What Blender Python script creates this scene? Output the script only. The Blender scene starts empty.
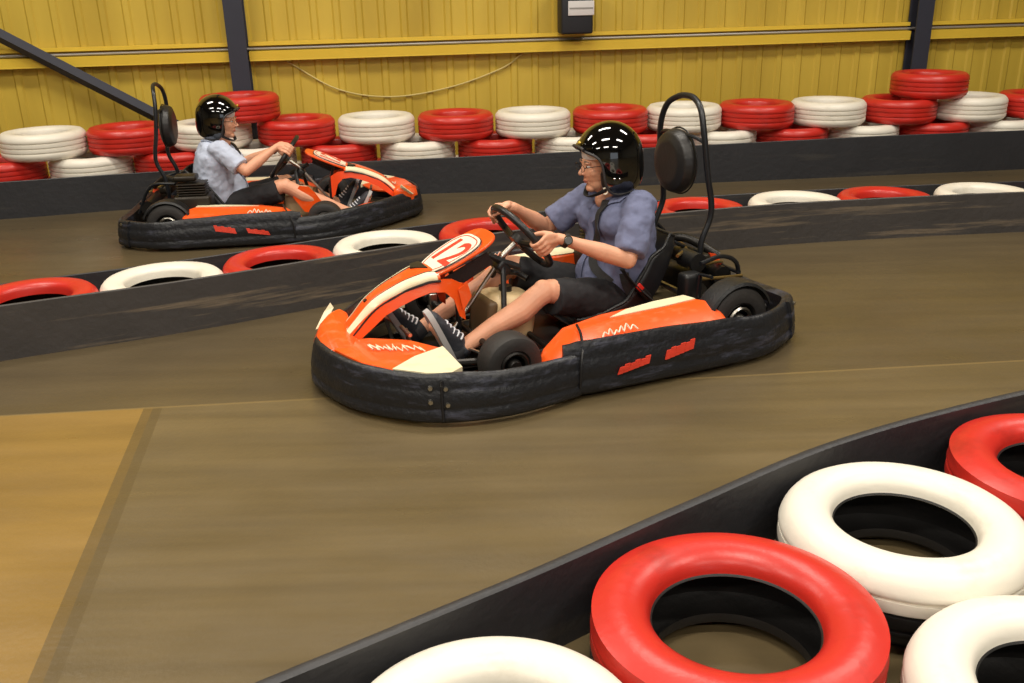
import bpy, bmesh, math, random
from mathutils import Vector, Matrix
from mathutils.bvhtree import BVHTree
random.seed(7)
C = bpy.context.scene.collection
PI = math.pi
V = Vector

# ------------------------------------------------------------------ materials
def lin(c):
    return tuple(((v / 255) / 12.92 if v / 255 <= .04045 else ((v / 255 + .055) / 1.055) ** 2.4) for v in c)

def mat(name, rgb, rough=.5, metal=0, spec=.5, var=.0, vscale=8, bump=0, bscale=60, coat=0, dirt=None, dirt_amt=.3, dscale=(3, 3, 3), trans=0):
    """rgb is sRGB 0-255"""
    m = bpy.data.materials.new(name); m.use_nodes = True
    nt = m.node_tree; N = nt.nodes; L = nt.links
    b = N['Principled BSDF']
    col = lin(rgb) + (1,)
    b.inputs['Base Color'].default_value = col
    b.inputs['Roughness'].default_value = rough
    b.inputs['Metallic'].default_value = metal
    b.inputs['Specular IOR Level'].default_value = spec
    b.inputs['Coat Weight'].default_value = coat
    b.inputs['Coat Roughness'].default_value = .06
    if trans: b.inputs['Transmission Weight'].default_value = trans
    tc = N.new('ShaderNodeTexCoord')
    cur = None
    if var:
        n = N.new('ShaderNodeTexNoise'); n.inputs['Scale'].default_value = vscale; n.inputs['Detail'].default_value = 5
        L.new(tc.outputs['Object'], n.inputs['Vector'])
        mx = N.new('ShaderNodeMix'); mx.data_type = 'RGBA'
        mx.inputs['A'].default_value = tuple(c * (1 - var) for c in col[:3]) + (1,)
        mx.inputs['B'].default_value = tuple(min(1, c * (1 + var)) for c in col[:3]) + (1,)
        L.new(n.outputs['Fac'], mx.inputs['Factor']); cur = mx.outputs['Result']
    if dirt:
        mp = N.new('ShaderNodeMapping'); mp.inputs['Scale'].default_value = dscale
        L.new(tc.outputs['Object'], mp.inputs['Vector'])
        n = N.new('ShaderNodeTexNoise'); n.inputs['Scale'].default_value = 1; n.inputs['Detail'].default_value = 6
        n.inputs['Roughness'].default_value = .65
        L.new(mp.outputs['Vector'], n.inputs['Vector'])
        r = N.new('ShaderNodeValToRGB'); r.color_ramp.elements[0].position = .55; r.color_ramp.elements[1].position = .72
        r.color_ramp.elements[1].color = (dirt_amt,) * 3 + (1,); r.color_ramp.elements[0].color = (0, 0, 0, 1)
        L.new(n.outputs['Fac'], r.inputs['Fac'])
        mx = N.new('ShaderNodeMix'); mx.data_type = 'RGBA'
        L.new(r.outputs['Color'], mx.inputs['Factor'])
        if cur: L.new(cur, mx.inputs['A'])
        else: mx.inputs['A'].default_value = col
        mx.inputs['B'].default_value = lin(dirt) + (1,); cur = mx.outputs['Result']
    if cur: L.new(cur, b.inputs['Base Color'])
    if bump:
        n = N.new('ShaderNodeTexNoise'); n.inputs['Scale'].default_value = bscale; n.inputs['Detail'].default_value = 4
        L.new(tc.outputs['Object'], n.inputs['Vector'])
        bp = N.new('ShaderNodeBump'); bp.inputs['Strength'].default_value = bump; bp.inputs['Distance'].default_value = .01
        L.new(n.outputs['Fac'], bp.inputs['Height']); L.new(bp.outputs['Normal'], b.inputs['Normal'])
    return m

M = {}
M['orange'] = mat('orange_plastic', (240, 86, 20), .33, var=.06, dirt=(225, 150, 110), dirt_amt=.35, dscale=(9, 22, 22), coat=.3)
M['orange_red'] = mat('orange_red_plastic', (232, 72, 22), .35, var=.05, coat=.2)
M['cream'] = mat('cream_plastic', (232, 222, 186), .4, var=.05, dirt=(190, 178, 140), dirt_amt=.5, dscale=(8, 14, 8))
M['plate'] = mat('number_plate_white', (242, 232, 208), .35, dirt=(235, 190, 165), dirt_amt=.5, dscale=(14, 14, 14))
M['red_ink'] = mat('red_print', (214, 62, 42), .45, var=.12, vscale=30)
M['black_line'] = mat('black_trim_line', (24, 22, 22), .4)
M['bumper'] = mat('bumper_black_plastic', (27, 28, 32), .42, var=.25, vscale=9, bump=.5, bscale=35, dirt=(92, 94, 112), dirt_amt=.5, dscale=(5, 5, 26))
M['black_plastic'] = mat('black_plastic', (22, 22, 23), .45, bump=.2, bscale=80)
M['tray'] = mat('floor_tray_metal', (30, 28, 27), .5, metal=.4)
M['rubber'] = mat('kart_tyre_rubber', (38, 35, 33), .62, var=.2, vscale=15, bump=.2)
M['steel'] = mat('bright_steel', (190, 186, 176), .3, metal=1)
M['dark_steel'] = mat('dark_steel', (48, 46, 44), .4, metal=.7)
M['hoop'] = mat('hoop_black_paint', (24, 26, 30), .35)
M['pad'] = mat('headrest_vinyl', (34, 32, 31), .42, bump=.1, bscale=50)
M['seat'] = mat('seat_shell_black', (24, 24, 26), .4)
M['engine'] = mat('engine_dark_metal', (46, 40, 32), .45, metal=.5, var=.3)
M['brass'] = mat('engine_brass_pipe', (150, 125, 75), .35, metal=.8)
M['tank'] = mat('tank_beige_plastic', (206, 182, 138), .45, var=.1)
M['tank_dark'] = mat('tank_brown_side', (92, 72, 48), .5)
M['web'] = mat('belt_webbing', (36, 36, 36), .7, bump=.3, bscale=200)
M['buckle_red'] = mat('buckle_red', (214, 44, 34), .35)
M['belt_scuffed'] = mat('scuffed_conveyor_rubber', (66, 62, 60), .5, var=.25, vscale=4, bump=.35, bscale=25, dirt=(146, 128, 104), dirt_amt=.8, dscale=(.8, .8, 15))
M['red_paint'] = mat('tyre_paint_red', (192, 42, 32), .36, var=.12, vscale=5, bump=.12, bscale=30, dirt=(120, 24, 16), dirt_amt=.5, dscale=(4, 4, 9))
M['white_paint'] = mat('tyre_paint_white', (230, 224, 210), .4, var=.04, vscale=5, bump=.12, bscale=30, dirt=(190, 182, 160), dirt_amt=.5, dscale=(4, 4, 9))
M['tyre_inside'] = mat('tyre_black_inside', (22, 20, 19), .55, bump=.15)
M['belt'] = mat('conveyor_rubber', (42, 42, 45), .5, var=.25, vscale=4, bump=.35, bscale=25, dirt=(72, 68, 62), dirt_amt=.5, dscale=(.7, .7, 12))
M['skin'] = mat('skin', (220, 160, 128), .5, var=.14, vscale=18, bump=.12, bscale=90)
M['lips'] = mat('lips', (178, 98, 88), .45)
M['eye_white'] = mat('eye_white', (225, 220, 212), .2)
M['iris'] = mat('iris_dark', (48, 40, 34), .15)
M['brow'] = mat('eyebrow_grey', (130, 108, 92), .8)
M['shirt'] = mat('shirt_blue_grey', (104, 109, 138), .85, var=.10, vscale=14, bump=.55, bscale=16, dirt=(84, 88, 114), dirt_amt=.5, dscale=(9, 9, 4))
M['shirt2'] = mat('shirt_pale_blue_grey', (186, 194, 214), .85, var=.1, vscale=14, bump=.5, bscale=16)
M['shorts'] = mat('shorts_black_cloth', (30, 29, 32), .85, var=.2, vscale=9, bump=.5, bscale=20)
M['shoe'] = mat('shoe_dark_grey', (44, 47, 54), .6, var=.2, vscale=30, bump=.3)
M['sole'] = mat('shoe_sole_grey', (172, 170, 168), .6, var=.1)
M['lace'] = mat('shoe_lace_white', (214, 216, 222), .6)
M['sock'] = mat('ankle_sock_dark', (40, 40, 44), .8)
M['helmet'] = mat('helmet_gloss_black', (5, 5, 6), .06, coat=1)
M['helmet_trim'] = mat('helmet_edge_trim', (52, 50, 51), .5)
M['cap'] = mat('helmet_liner_cap', (226, 220, 218), .8)
M['chrome'] = mat('chrome', (230, 230, 228), .12, metal=1)
M['lens'] = mat('spectacle_lens', (235, 235, 235), .03, trans=1)
M['watch'] = mat('watch_strap', (28, 26, 26), .5)
M['dial'] = mat('watch_dial', (130, 134, 134), .2, metal=.5)
M['rim'] = mat('steering_rim_black', (26, 25, 26), .38)
M['column'] = mat('column_dark_paint', (44, 46, 58), .6, var=.15)
M['speaker'] = mat('loudspeaker_black', (26, 27, 32), .6)
M['label_white'] = mat('label_white', (206, 202, 200), .5)
M['pipe'] = mat('conduit_grey', (150, 146, 140), .4, metal=.3)
M['cable'] = mat('cable_pale', (196, 178, 110), .6)
M['lamp_body'] = mat('lamp_housing', (210, 210, 205), .5)
M['ceiling'] = mat('ceiling_sheet', (120, 118, 112), .8)

def wall_mat():
    m = mat('yellow_steel_sheet', (201, 167, 46), .5)
    nt = m.node_tree; N = nt.nodes; L = nt.links; b = N['Principled BSDF']
    tc = N.new('ShaderNodeTexCoord')
    mp = N.new('ShaderNodeMapping'); mp.inputs['Scale'].default_value = (1.6, 1.6, .25)
    L.new(tc.outputs['Object'], mp.inputs['Vector'])
    n = N.new('ShaderNodeTexNoise'); n.inputs['Scale'].default_value = 1.5; n.inputs['Detail'].default_value = 5
    L.new(mp.outputs['Vector'], n.inputs['Vector'])
    r = N.new('ShaderNodeValToRGB')
    r.color_ramp.elements[0].position = .3; r.color_ramp.elements[0].color = lin((174, 146, 48)) + (1,)
    r.color_ramp.elements[1].position = .72; r.color_ramp.elements[1].color = lin((206, 177, 68)) + (1,)
    L.new(n.outputs['Fac'], r.inputs['Fac']); L.new(r.outputs['Color'], b.inputs['Base Color'])
    return m
M['hall'] = mat('hall_wall_sheet', (128, 122, 106), .7, var=.1, vscale=1)
M['wall'] = wall_mat()
M['girt'] = mat('girt_yellow_paint', (220, 186, 60), .5, var=.06)

def floor_mat():
    m = bpy.data.materials.new('polished_concrete_floor'); m.use_nodes = True
    nt = m.node_tree; N = nt.nodes; L = nt.links; b = N['Principled BSDF']
    tc = N.new('ShaderNodeTexCoord')
    def noise(sc, mscale, det=5, rot=0):
        mp = N.new('ShaderNodeMapping'); mp.inputs['Scale'].default_value = mscale; mp.inputs['Rotation'].default_value = (0, 0, rot)
        L.new(tc.outputs['Object'], mp.inputs['Vector'])
        n = N.new('ShaderNodeTexNoise'); n.inputs['Scale'].default_value = sc; n.inputs['Detail'].default_value = det
        L.new(mp.outputs['Vector'], n.inputs['Vector']); return n.outputs['Fac']
    def ramp(f, p0, c0, p1, c1):
        r = N.new('ShaderNodeValToRGB'); e = r.color_ramp.elements
        e[0].position = p0; e[0].color = tuple(c0) + (1,); e[1].position = p1; e[1].color = tuple(c1) + (1,)
        L.new(f, r.inputs['Fac']); return r.outputs['Color']
    def mix(f, a, bb, mode='MIX'):
        x = N.new('ShaderNodeMix'); x.data_type = 'RGBA'; x.blend_type = mode
        for s, v in (('Factor', f), ('A', a), ('B', bb)):
            if isinstance(v, (float, int)): x.inputs[s].default_value = v
            elif isinstance(v, tuple): x.inputs[s].default_value = v
            else: L.new(v, x.inputs[s])
        return x.outputs['Result']
    base = ramp(noise(1.1, (1, 1, 1)), .3, lin((90, 78, 55)), .7, lin((107, 93, 66)))
    streak = ramp(noise(1.0, (.6, 9, 1), 6, math.radians(-24)), .35, (.82, .81, .8), .65, (1.06, 1.05, 1.03))
    base = mix(1.0, base, streak, 'MULTIPLY')
    sep = N.new('ShaderNodeSeparateXYZ'); L.new(tc.outputs['Object'], sep.inputs['Vector'])
    def mathn(op, a, bb=None, c=None):
        x = N.new('ShaderNodeMath'); x.operation = op
        for i, v in enumerate((a, bb, c)):
            if v is None: continue
            if isinstance(v, (int, float)): x.inputs[i].default_value = v
            else: L.new(v, x.inputs[i])
        return x.outputs[0]
    X, Y = sep.outputs['X'], sep.outputs['Y']
    # joint line across the floor: x = -1.175 - .176*(y-1.89)
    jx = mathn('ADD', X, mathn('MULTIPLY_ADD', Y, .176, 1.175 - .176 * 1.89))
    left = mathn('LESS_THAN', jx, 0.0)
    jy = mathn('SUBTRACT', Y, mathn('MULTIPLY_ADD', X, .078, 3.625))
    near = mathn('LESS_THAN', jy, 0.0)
    ochre_area = mathn('MULTIPLY', left, near)  # floor left of the joint and short of the cross line, tinted ochre
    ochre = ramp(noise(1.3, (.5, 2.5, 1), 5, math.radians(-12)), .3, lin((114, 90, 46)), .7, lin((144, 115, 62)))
    c = mix(ochre_area, base, ochre)
    far = mathn('GREATER_THAN', jy, 0.0)
    c = mix(mathn('MULTIPLY', far, .5), c, tuple(lin((72, 62, 46))) + (1,))
    aj = mathn('ABSOLUTE', jx)
    band = mathn('MULTIPLY', mathn('LESS_THAN', aj, .038), near)
    c = mix(mathn('MULTIPLY', band, .7), c, tuple(lin((88, 74, 48))) + (1,))
    ay = mathn('ABSOLUTE', jy)
    c = mix(mathn('MULTIPLY', mathn('LESS_THAN', ay, .008), .55), c, tuple(lin((128, 108, 70))) + (1,))
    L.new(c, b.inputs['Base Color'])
    rr = ramp(noise(2.2, (1, 3, 1)), .3, (.27,) * 3, .7, (.42,) * 3)
    L.new(rr, b.inputs['Roughness'])
    b.inputs['Specular IOR Level'].default_value = .42
    bp = N.new('ShaderNodeBump'); bp.inputs['Strength'].default_value = .12; bp.inputs['Distance'].default_value = .01
    L.new(noise(40, (1, 1, 1), 4), bp.inputs['Height']); L.new(bp.outputs['Normal'], b.inputs['Normal'])
    return m
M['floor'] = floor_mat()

# ------------------------------------------------------------------ geometry helpers
def empty(name, loc=(0, 0, 0), rz=0, label=None, cat=None, group=None):
    o = bpy.data.objects.new(name, None); C.objects.link(o)
    o.location = loc; o.rotation_euler = (0, 0, rz); o.empty_display_size = .1
    if label: o['label'] = label
    if cat: o['category'] = cat
    if group: o['group'] = group
    return o

def mesh_obj(name, geo, m, parent=None, smooth=True, angle=40, off=None, kind=None, mi=None):
    vs, fs = geo
    me = bpy.data.meshes.new(name)
    me.from_pydata([tuple(v) for v in vs], [], fs)
    for mm in (m if isinstance(m, (list, tuple)) else [m]): me.materials.append(mm)
    bm = bmesh.new(); bm.from_mesh(me)
    bmesh.ops.recalc_face_normals(bm, faces=bm.faces[:])
    bm.to_mesh(me); bm.free()
    if mi:
        for i, p in enumerate(me.polygons): p.material_index = mi[i]
    if smooth:
        for p in me.polygons: p.use_smooth = True
        me.set_sharp_from_angle(angle=math.radians(angle))
    if off: me.transform(Matrix.Translation(-V(off)))
    o = bpy.data.objects.new(name, me); C.objects.link(o)
    if parent: o.parent = parent
    if kind: o['kind'] = kind
    return o

def tag(o, label=None, cat=None, group=None, kind=None):
    for k, v in (('label', label), ('category', cat), ('group', group), ('kind', kind)):
        if v: o[k] = v
    return o

def join(*gs):
    vs, fs = [], []
    for g in gs:
        n = len(vs); vs += list(g[0]); fs += [tuple(i + n for i in f) for f in g[1]]
    return vs, fs

def cr(pts, sub=8, closed=False):
    pts = [V(p) for p in pts]; n = len(pts); out = []
    rng = range(n) if closed else range(n - 1)
    for i in rng:
        if closed: p0, p1, p2, p3 = pts[(i - 1) % n], pts[i], pts[(i + 1) % n], pts[(i + 2) % n]
        else:
            p1, p2 = pts[i], pts[i + 1]
            p0 = pts[i - 1] if i > 0 else p1 * 2 - p2
            p3 = pts[i + 2] if i + 2 < n else p2 * 2 - p1
        for k in range(sub):
            t = k / sub
            out.append(.5 * ((2 * p1) + (p2 - p0) * t + (2 * p0 - 5 * p1 + 4 * p2 - p3) * t * t + (3 * p1 - p0 - 3 * p2 + p3) * t ** 3))
    if not closed: out.append(pts[-1].copy())
    return out

def interp(vals, k, sub):
    i = min(k // sub, len(vals) - 2) if len(vals) > 1 else 0
    if len(vals) == 1: return vals[0]
    t = k / sub - i; t = t * t * (3 - 2 * t)
    return vals[i] * (1 - t) + vals[i + 1] * t

def loft(rings, cap=True, closed=False):
    n = len(rings[0]); vs = [p for r in rings for p in r]; fs = []
    m = len(rings)
    for i in range(m if closed else m - 1):
        a = i * n; b = ((i + 1) % m) * n
        for j in range(n):
            k = (j + 1) % n
            fs.append((a + j, a + k, b + k, b + j))
    if cap and not closed:
        fs.append(tuple(range(n))[::-1]); fs.append(tuple((m - 1) * n + j for j in range(n)))
    return vs, fs

def frames(P, up=None, closed=False):
    n = len(P); T = []
    for i in range(n):
        if closed: t = P[(i + 1) % n] - P[i - 1]
        else: t = P[min(i + 1, n - 1)] - P[max(i - 1, 0)]
        T.append(t.normalized())
    out = []
    if up is not None:
        up = V(up)
        for t in T:
            x = t.cross(up)
            if x.length < 1e-4: x = t.orthogonal()
            x.normalize(); out.append((x, x.cross(t).normalized()))
        return out
    x = T[0].orthogonal().normalized()
    for t in T:
        x = (x - t * x.dot(t)).normalized(); out.append((x, t.cross(x)))
    return out

def tube(pts, r, n=10, closed=False, sub=0, up=None, cap=True):
    """r: number, or one per control point, each a number or (side, up) pair"""
    rs = r if isinstance(r, (list, tuple)) else [r]
    ra = [q[0] if isinstance(q, (list, tuple)) else q for q in rs]
    rb = [q[1] if isinstance(q, (list, tuple)) else q for q in rs]
    if sub: P = cr(pts, sub, closed)
    else: P = [V(p) for p in pts]; sub = 1
    F = frames(P, up, closed); rings = []
    for i, p in enumerate(P):
        a, b = interp(ra, i, sub), interp(rb, i, sub)
        x, y = F[i]
        rings.append([p + x * (a * math.cos(2 * PI * k / n)) + y * (b * math.sin(2 * PI * k / n)) for k in range(n)])
    return loft(rings, cap, closed)

def ell(c, r, rot=None, nu=20, nv=12):
    c = V(c); R = rot or Matrix.Identity(3); vs = []; fs = []
    if not isinstance(r, (tuple, list)): r = (r, r, r)
    vs.append(c + R @ V((0, 0, r[2])))
    for i in range(1, nv):
        a = PI * i / nv
        for j in range(nu):
            b = 2 * PI * j / nu
            vs.append(c + R @ V((r[0] * math.sin(a) * math.cos(b), r[1] * math.sin(a) * math.sin(b), r[2] * math.cos(a))))
    vs.append(c + R @ V((0, 0, -r[2])))
    for j in range(nu):
        k = (j + 1) % nu
        fs.append((0, 1 + j, 1 + k))
        for i in range(nv - 2):
            a = 1 + i * nu; fs.append((a + j, a + nu + j, a + nu + k, a + k))
        a = 1 + (nv - 2) * nu; fs.append((a + j, len(vs) - 1, a + k))
    return vs, fs

def limb(pts, rs, n=16, up=None):
    """closed round-ended limb"""
    g = tube(pts, rs, n=n, up=up)
    def e(p, r):
        q = max(r) if isinstance(r, (list, tuple)) else r
        return ell(p, q * .97 if not isinstance(r, (list, tuple)) else min(r) * .97)
    return join(g, e(pts[0], rs[0]), e(pts[-1], rs[-1]))

def box(c, s, rot=None):
    c = V(c); R = rot or Matrix.Identity(3)
    vs = [c + R @ V((s[0] / 2 * x, s[1] / 2 * y, s[2] / 2 * z)) for x in (-1, 1) for y in (-1, 1) for z in (-1, 1)]
    return vs, [(0, 1, 3, 2), (4, 6, 7, 5), (0, 4, 5, 1), (2, 3, 7, 6), (0, 2, 6, 4), (1, 5, 7, 3)]

def rbox(c, s, r=.01, rot=None, seg=3):
    bm = bmesh.new()
    vs, fs = box((0, 0, 0), s)
    bv = [bm.verts.new(v) for v in vs]
    for f in fs: bm.faces.new([bv[i] for i in f])
    bmesh.ops.recalc_face_normals(bm, faces=bm.faces[:])
    bmesh.ops.bevel(bm, geom=bm.edges[:], offset=min(r, min(s) * .49), segments=seg, profile=.5, affect='EDGES')
    bm.verts.index_update(); R = rot or Matrix.Identity(3)
    out = ([V(c) + R @ v.co for v in bm.verts], [tuple(v.index for v in f.verts) for f in bm.faces])
    bm.free(); return out

def prism(poly, d):
    """poly: 3D points in a plane, d: extrusion vector"""
    d = V(d); P = [V(p) for p in poly]
    return loft([P, [p + d for p in P]])

def revolve(prof, n=48, axis='z', c=(0, 0, 0), closed=True):
    c = V(c); rings = []
    for k in range(n):
        a = 2 * PI * k / n; ca, sa = math.cos(a), math.sin(a); ring = []
        for r, z in prof:
            if axis == 'z': p = V((r * ca, r * sa, z))
            elif axis == 'y': p = V((r * ca, z, r * sa))
            else: p = V((z, r * ca, r * sa))
            ring.append(c + p)
        rings.append(ring)
    m = len(prof); vs = [p for r in rings for p in r]; fs = []
    for i in range(n):
        a = i * m; b = ((i + 1) % n) * m
        for j in range(m if closed else m - 1):
            k = (j + 1) % m; fs.append((a + j, b + j, b + k, a + k))
    return vs, fs

def mod(o, kind, **kw):
    md = o.modifiers.new(kind.lower(), kind)
    for k, v in kw.items(): setattr(md, k, v)
    return md

def bake(o, smooth=True, angle=None):
    dg = bpy.context.evaluated_depsgraph_get(); dg.update()
    me = bpy.data.meshes.new_from_object(o.evaluated_get(dg), depsgraph=dg)
    o.modifiers.clear(); old = o.data; o.data = me; me.name = o.name
    bpy.data.meshes.remove(old)
    for p in me.polygons: p.use_smooth = smooth
    if angle: me.set_sharp_from_angle(angle=math.radians(angle))
    return o

def organic(name, geo, m, parent, voxel=.006, it=4, fac=.5, off=None, fn=None):
    o = mesh_obj(name, geo, m, None, off=None)
    mod(o, 'REMESH', mode='VOXEL', voxel_size=voxel, use_smooth_shade=True)
    mod(o, 'SMOOTH', iterations=it, factor=fac)
    bake(o)
    if fn: fn(o.data)
    if off: o.data.transform(Matrix.Translation(-V(off)))
    o.parent = parent
    return o

def copy_tree(o, parent=None):
    c = o.copy(); C.objects.link(c)
    c.parent = parent
    for ch in list(o.children): copy_tree(ch, c)
    return c

# ------------------------------------------------------------------ the hall
def wallY(x): return 8.55 + .135 * x
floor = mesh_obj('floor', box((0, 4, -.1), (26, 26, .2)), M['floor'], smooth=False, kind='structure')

# corrugated wall along the line y = wallY(x)
wd = V((1, .135, 0)).normalized(); wn = V((.135, -1, 0)).normalized()
def W(s, d, z):                 # s along the wall from x=0, d out of the wall towards the track
    return V((0, 8.55, 0)) + wd * s + wn * d + V((0, 0, z))
prof = []
s = -11.0
while s < 11.0:
    prof += [(s, 0), (s + .125, 0), (s + .14, .013), (s + .17, .013)]
    s += .185
vs = []; fs = []
for (a, d) in prof: vs += [W(a, d, 0), W(a, d, 5.4)]
for i in range(len(prof) - 1): fs.append((2 * i, 2 * i + 2, 2 * i + 3, 2 * i + 1))
w = mesh_obj('wall_back', (vs, fs), M['wall'], smooth=False, kind='structure')
mod(w, 'SOLIDIFY', thickness=.03, offset=0)
# girts: C-section rails on the wall
for k, (zc, s0, s1) in enumerate([(z_, a_, b_) for z_ in (1.06, 2.9) for a_, b_ in ((-11, -2.30), (-2.14, 3.66), (3.82, 11))]):
    sec = [(.03, -.065), (.115, -.065), (.115, -.052), (.12, .01), (.05, .014), (.05, .05), (.09, .055), (.09, .085), (.03, .085)]
    g = loft([[W(s0, d, zc + z) for d, z in sec], [W(s1, d, zc + z) for d, z in sec]])
    mesh_obj('trim_%d' % (k + 1), g, M['girt'], smooth=False, kind='structure')
mesh_obj('ceiling', box((0, 1.5, 5.45), (22.6, 19.4, .1)), M['ceiling'], smooth=False, kind='structure')

mesh_obj('wall_left', box((-11.2, 2.5, 2.7), (.2, 22, 5.4)), M['hall'], smooth=False, kind='structure')
mesh_obj('wall_right', box((11.2, 2.5, 2.7), (.2, 22, 5.4)), M['hall'], smooth=False, kind='structure')
# the wall behind the photographer, with a wide open shutter door that lets daylight in
mesh_obj('wall_front', join(box((-4.25, -8.1, 2.7), (13.7, .2, 5.4)), box((9.55, -8.1, 2.7), (3.1, .2, 5.4)), box((5.3, -8.1, 4.6), (5.4, .2, 1.6))), M['hall'], smooth=False, kind='structure')
c = mesh_obj('conduit', tube([W(-9, .066, 1.09), W(9, .066, 1.09)], .012, 8), M['pipe'])
tag(c, 'thin grey conduit running along the top of the yellow wall rail', 'pipe')

# posts (I-beams)
def ibeam(sx, label):
    h, f, t = .15, .15, .014
    sec = [(-f / 2, .14), (f / 2, .14), (f / 2, .14 + t), (t / 2, .14 + t), (t / 2, .14 + h - t), (f / 2, .14 + h - t), (f / 2, .14 + h), (-f / 2, .14 + h), (-f / 2, .14 + h - t), (-t / 2, .14 + h - t), (-t / 2, .14 + t), (-f / 2, .14 + t)]
    sec = [(a, d - .105) for a, d in sec]
    e = empty('steel_column', W(sx, .11, 0), 0, label, 'column')
    o = V(W(sx, .11, 0))
    mesh_obj('post', loft([[W(sx + a, d, 0) for a, d in sec], [W(sx + a, d, 5.39) for a, d in sec]]), M['column'], e, smooth=False, off=o)
    mesh_obj('base_plate', box(W(sx, .12, .008), (.24, .2, .016), Matrix.Rotation(math.atan(.135), 3, 'Z')), M['column'], e, smooth=False, off=o)
    return e
ibeam(-2.22, 'dark blue-grey steel column on the yellow wall at the left')
ibeam(3.74, 'dark blue-grey steel column on the yellow wall at the right')
br = mesh_obj('steel_brace', tube([W(-4.9, .16, 1.79), W(-2.62, .16, .40)], .052, 4, up=wn), M['column'], smooth=False)
tag(br, 'dark steel brace running diagonally down the yellow wall at far left', 'brace')

# loudspeaker with a white label
so = W(.57, .2, 1.13)
sp = empty('loudspeaker', so, 0, 'black box loudspeaker with white label on the wall above the rail', 'speaker')
Rw = Matrix.Rotation(math.atan(.135), 3, 'Z')
mesh_obj('cabinet', rbox(W(.57, .2, 1.33), (.27, .2, .38), .02, Rw), M['speaker'], sp, off=so)
lb = mesh_obj('label', rbox(W(.60, .305, 1.345), (.22, .012, .115), .004, Rw), M['label_white'], sp, off=so)
mesh_obj('label_stripe', box(W(.60, .3125, 1.345), (.2, .002, .012), Rw), M['pipe'], lb, smooth=False, off=so)
mesh_obj('bracket', join(box(W(.57, .075, 1.33), (.06, .10, .05), Rw), box(W(.57, .04, 1.33), (.12, .02, .16), Rw)), M['speaker'], sp, smooth=False, off=so)
cb = mesh_obj('hanging_cable', tube([W(-1.85, .035, .98), W(-1.45, .04, .74), W(-1.0, .04, .66), W(-.5, .04, .72), W(-.05, .04, .86), W(.14, .04, .98)], .007, 6, sub=8), M['cable'])
tag(cb, 'pale cable sagging across the yellow wall below the rail', 'cable')

# lamps on the ceiling (out of frame above)
LP = [(-4.2, -3.2), (0.0, -3.2), (4.2, -3.2), (-4.2, 1.2), (0.0, 1.2), (4.2, 1.2), (-4.2, 5.2), (0.0, 5.2), (4.2, 5.2)]
for i, (x, y) in enumerate(LP):
    e = empty('ceiling_light', (x, y, 5.3), 0, 'long white ceiling light fitting above the track', 'lamp', 'ceiling lights over the track')
    mesh_obj('housing', rbox((x, y, 5.36), (2.3, .62, .08), .02), M['lamp_body'], e, off=(x, y, 5.3))
    ld = bpy.data.lights.new('lamp', 'AREA'); ld.shape = 'RECTANGLE'; ld.size = 2.1; ld.size_y = .5
    ld.energy = 165; ld.color = (1, .93, .82)
    lo = bpy.data.objects.new('lamp', ld); C.objects.link(lo); lo.parent = e; lo.location = (0, 0, 0.0)

# ------------------------------------------------------------------ barrier tyres
TR, TT = .307, .196
def tyre_mesh(mname, paint, R=TR, T=TT, n=72, black_tread=False, k=1.0, bulge=False):
    o = [(.183, T - .042), (.186, T - .030), (.189, T - .020), (.2, T - .011), (.22, T - .003), (.25, T), (.28, T - .003), (R - .018, T - .011), (R - .007, T - .023), (R - .001, T - .036), (R, T - .045)]
    if bulge: o = [(.182, T - .062), (.186, T - .048), (.188, T - .036), (.198, T - .022), (.215, T - .009), (.238, T - .001), (.262, T - .001), (.285, T - .008), (R - .022, T - .022), (R - .009, T - .040), (R - .003, T - .055)]
    if k != 1: o = [(min(r * k, R - .003), z) for r, z in o]
    tread = []
    for zc in (T * .68, T * .5, T * .32):
        tread += [(R, zc + .010), (R - .0015, zc + .005), (R - .008, zc + .004), (R - .008, zc - .004), (R - .0015, zc - .005)]
    tread += [(R, T * .27)]
    lower = [(r, T - z) for r, z in reversed(o)]
    inner = [(.180, .05), (.182, .035), (.20, .03), (.255, .028), (.287, .05), (.292, T / 2), (.287, T - .05), (.255, T - .028), (.2, T - .045), (.184, T - .055), (.180, T - .060)]
    if k != 1: inner = [(r * k, z) for r, z in inner]
    prof = o + tread + lower + inner
    no = len(o + tread + lower)
    g = revolve(prof, n)
    m = len(prof); mi = []
    for i in range(n):
        for j in range(m): mi.append(0 if j < (len(o) + 7 if black_tread else no - 1) or j == m - 1 else 1)
    ob = mesh_obj(mname, g, [paint, M['tyre_inside']], mi=mi, angle=50)
    return ob
PROTO = {'W': tyre_mesh('barrier_tyre', M['white_paint']), 'R': tyre_mesh('barrier_tyre', M['red_paint']),
         'NW': tyre_mesh('barrier_tyre', M['white_paint'], R=.328, T=.236, k=1.0, n=96, black_tread=True, bulge=True), 'NR': tyre_mesh('barrier_tyre', M['red_paint'], R=.338, T=.236, k=1.07, n=96, black_tread=True, bulge=True)}
used = set()
def put_tyre(x, y, z, c, label, group=None, rz=None, tilt=(0, 0)):
    if c in used:
        o = PROTO[c].copy(); C.objects.link(o)
    else:
        o = PROTO[c]; used.add(c)
    o.location = (x, y, z); o.rotation_euler = (tilt[0], tilt[1], random.uniform(0, 6) if rz is None else rz)
    if 'group' in o: del o['group']
    o['label'] = label; o['category'] = 'tyre'
    if group: o['group'] = group
    return o

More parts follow.
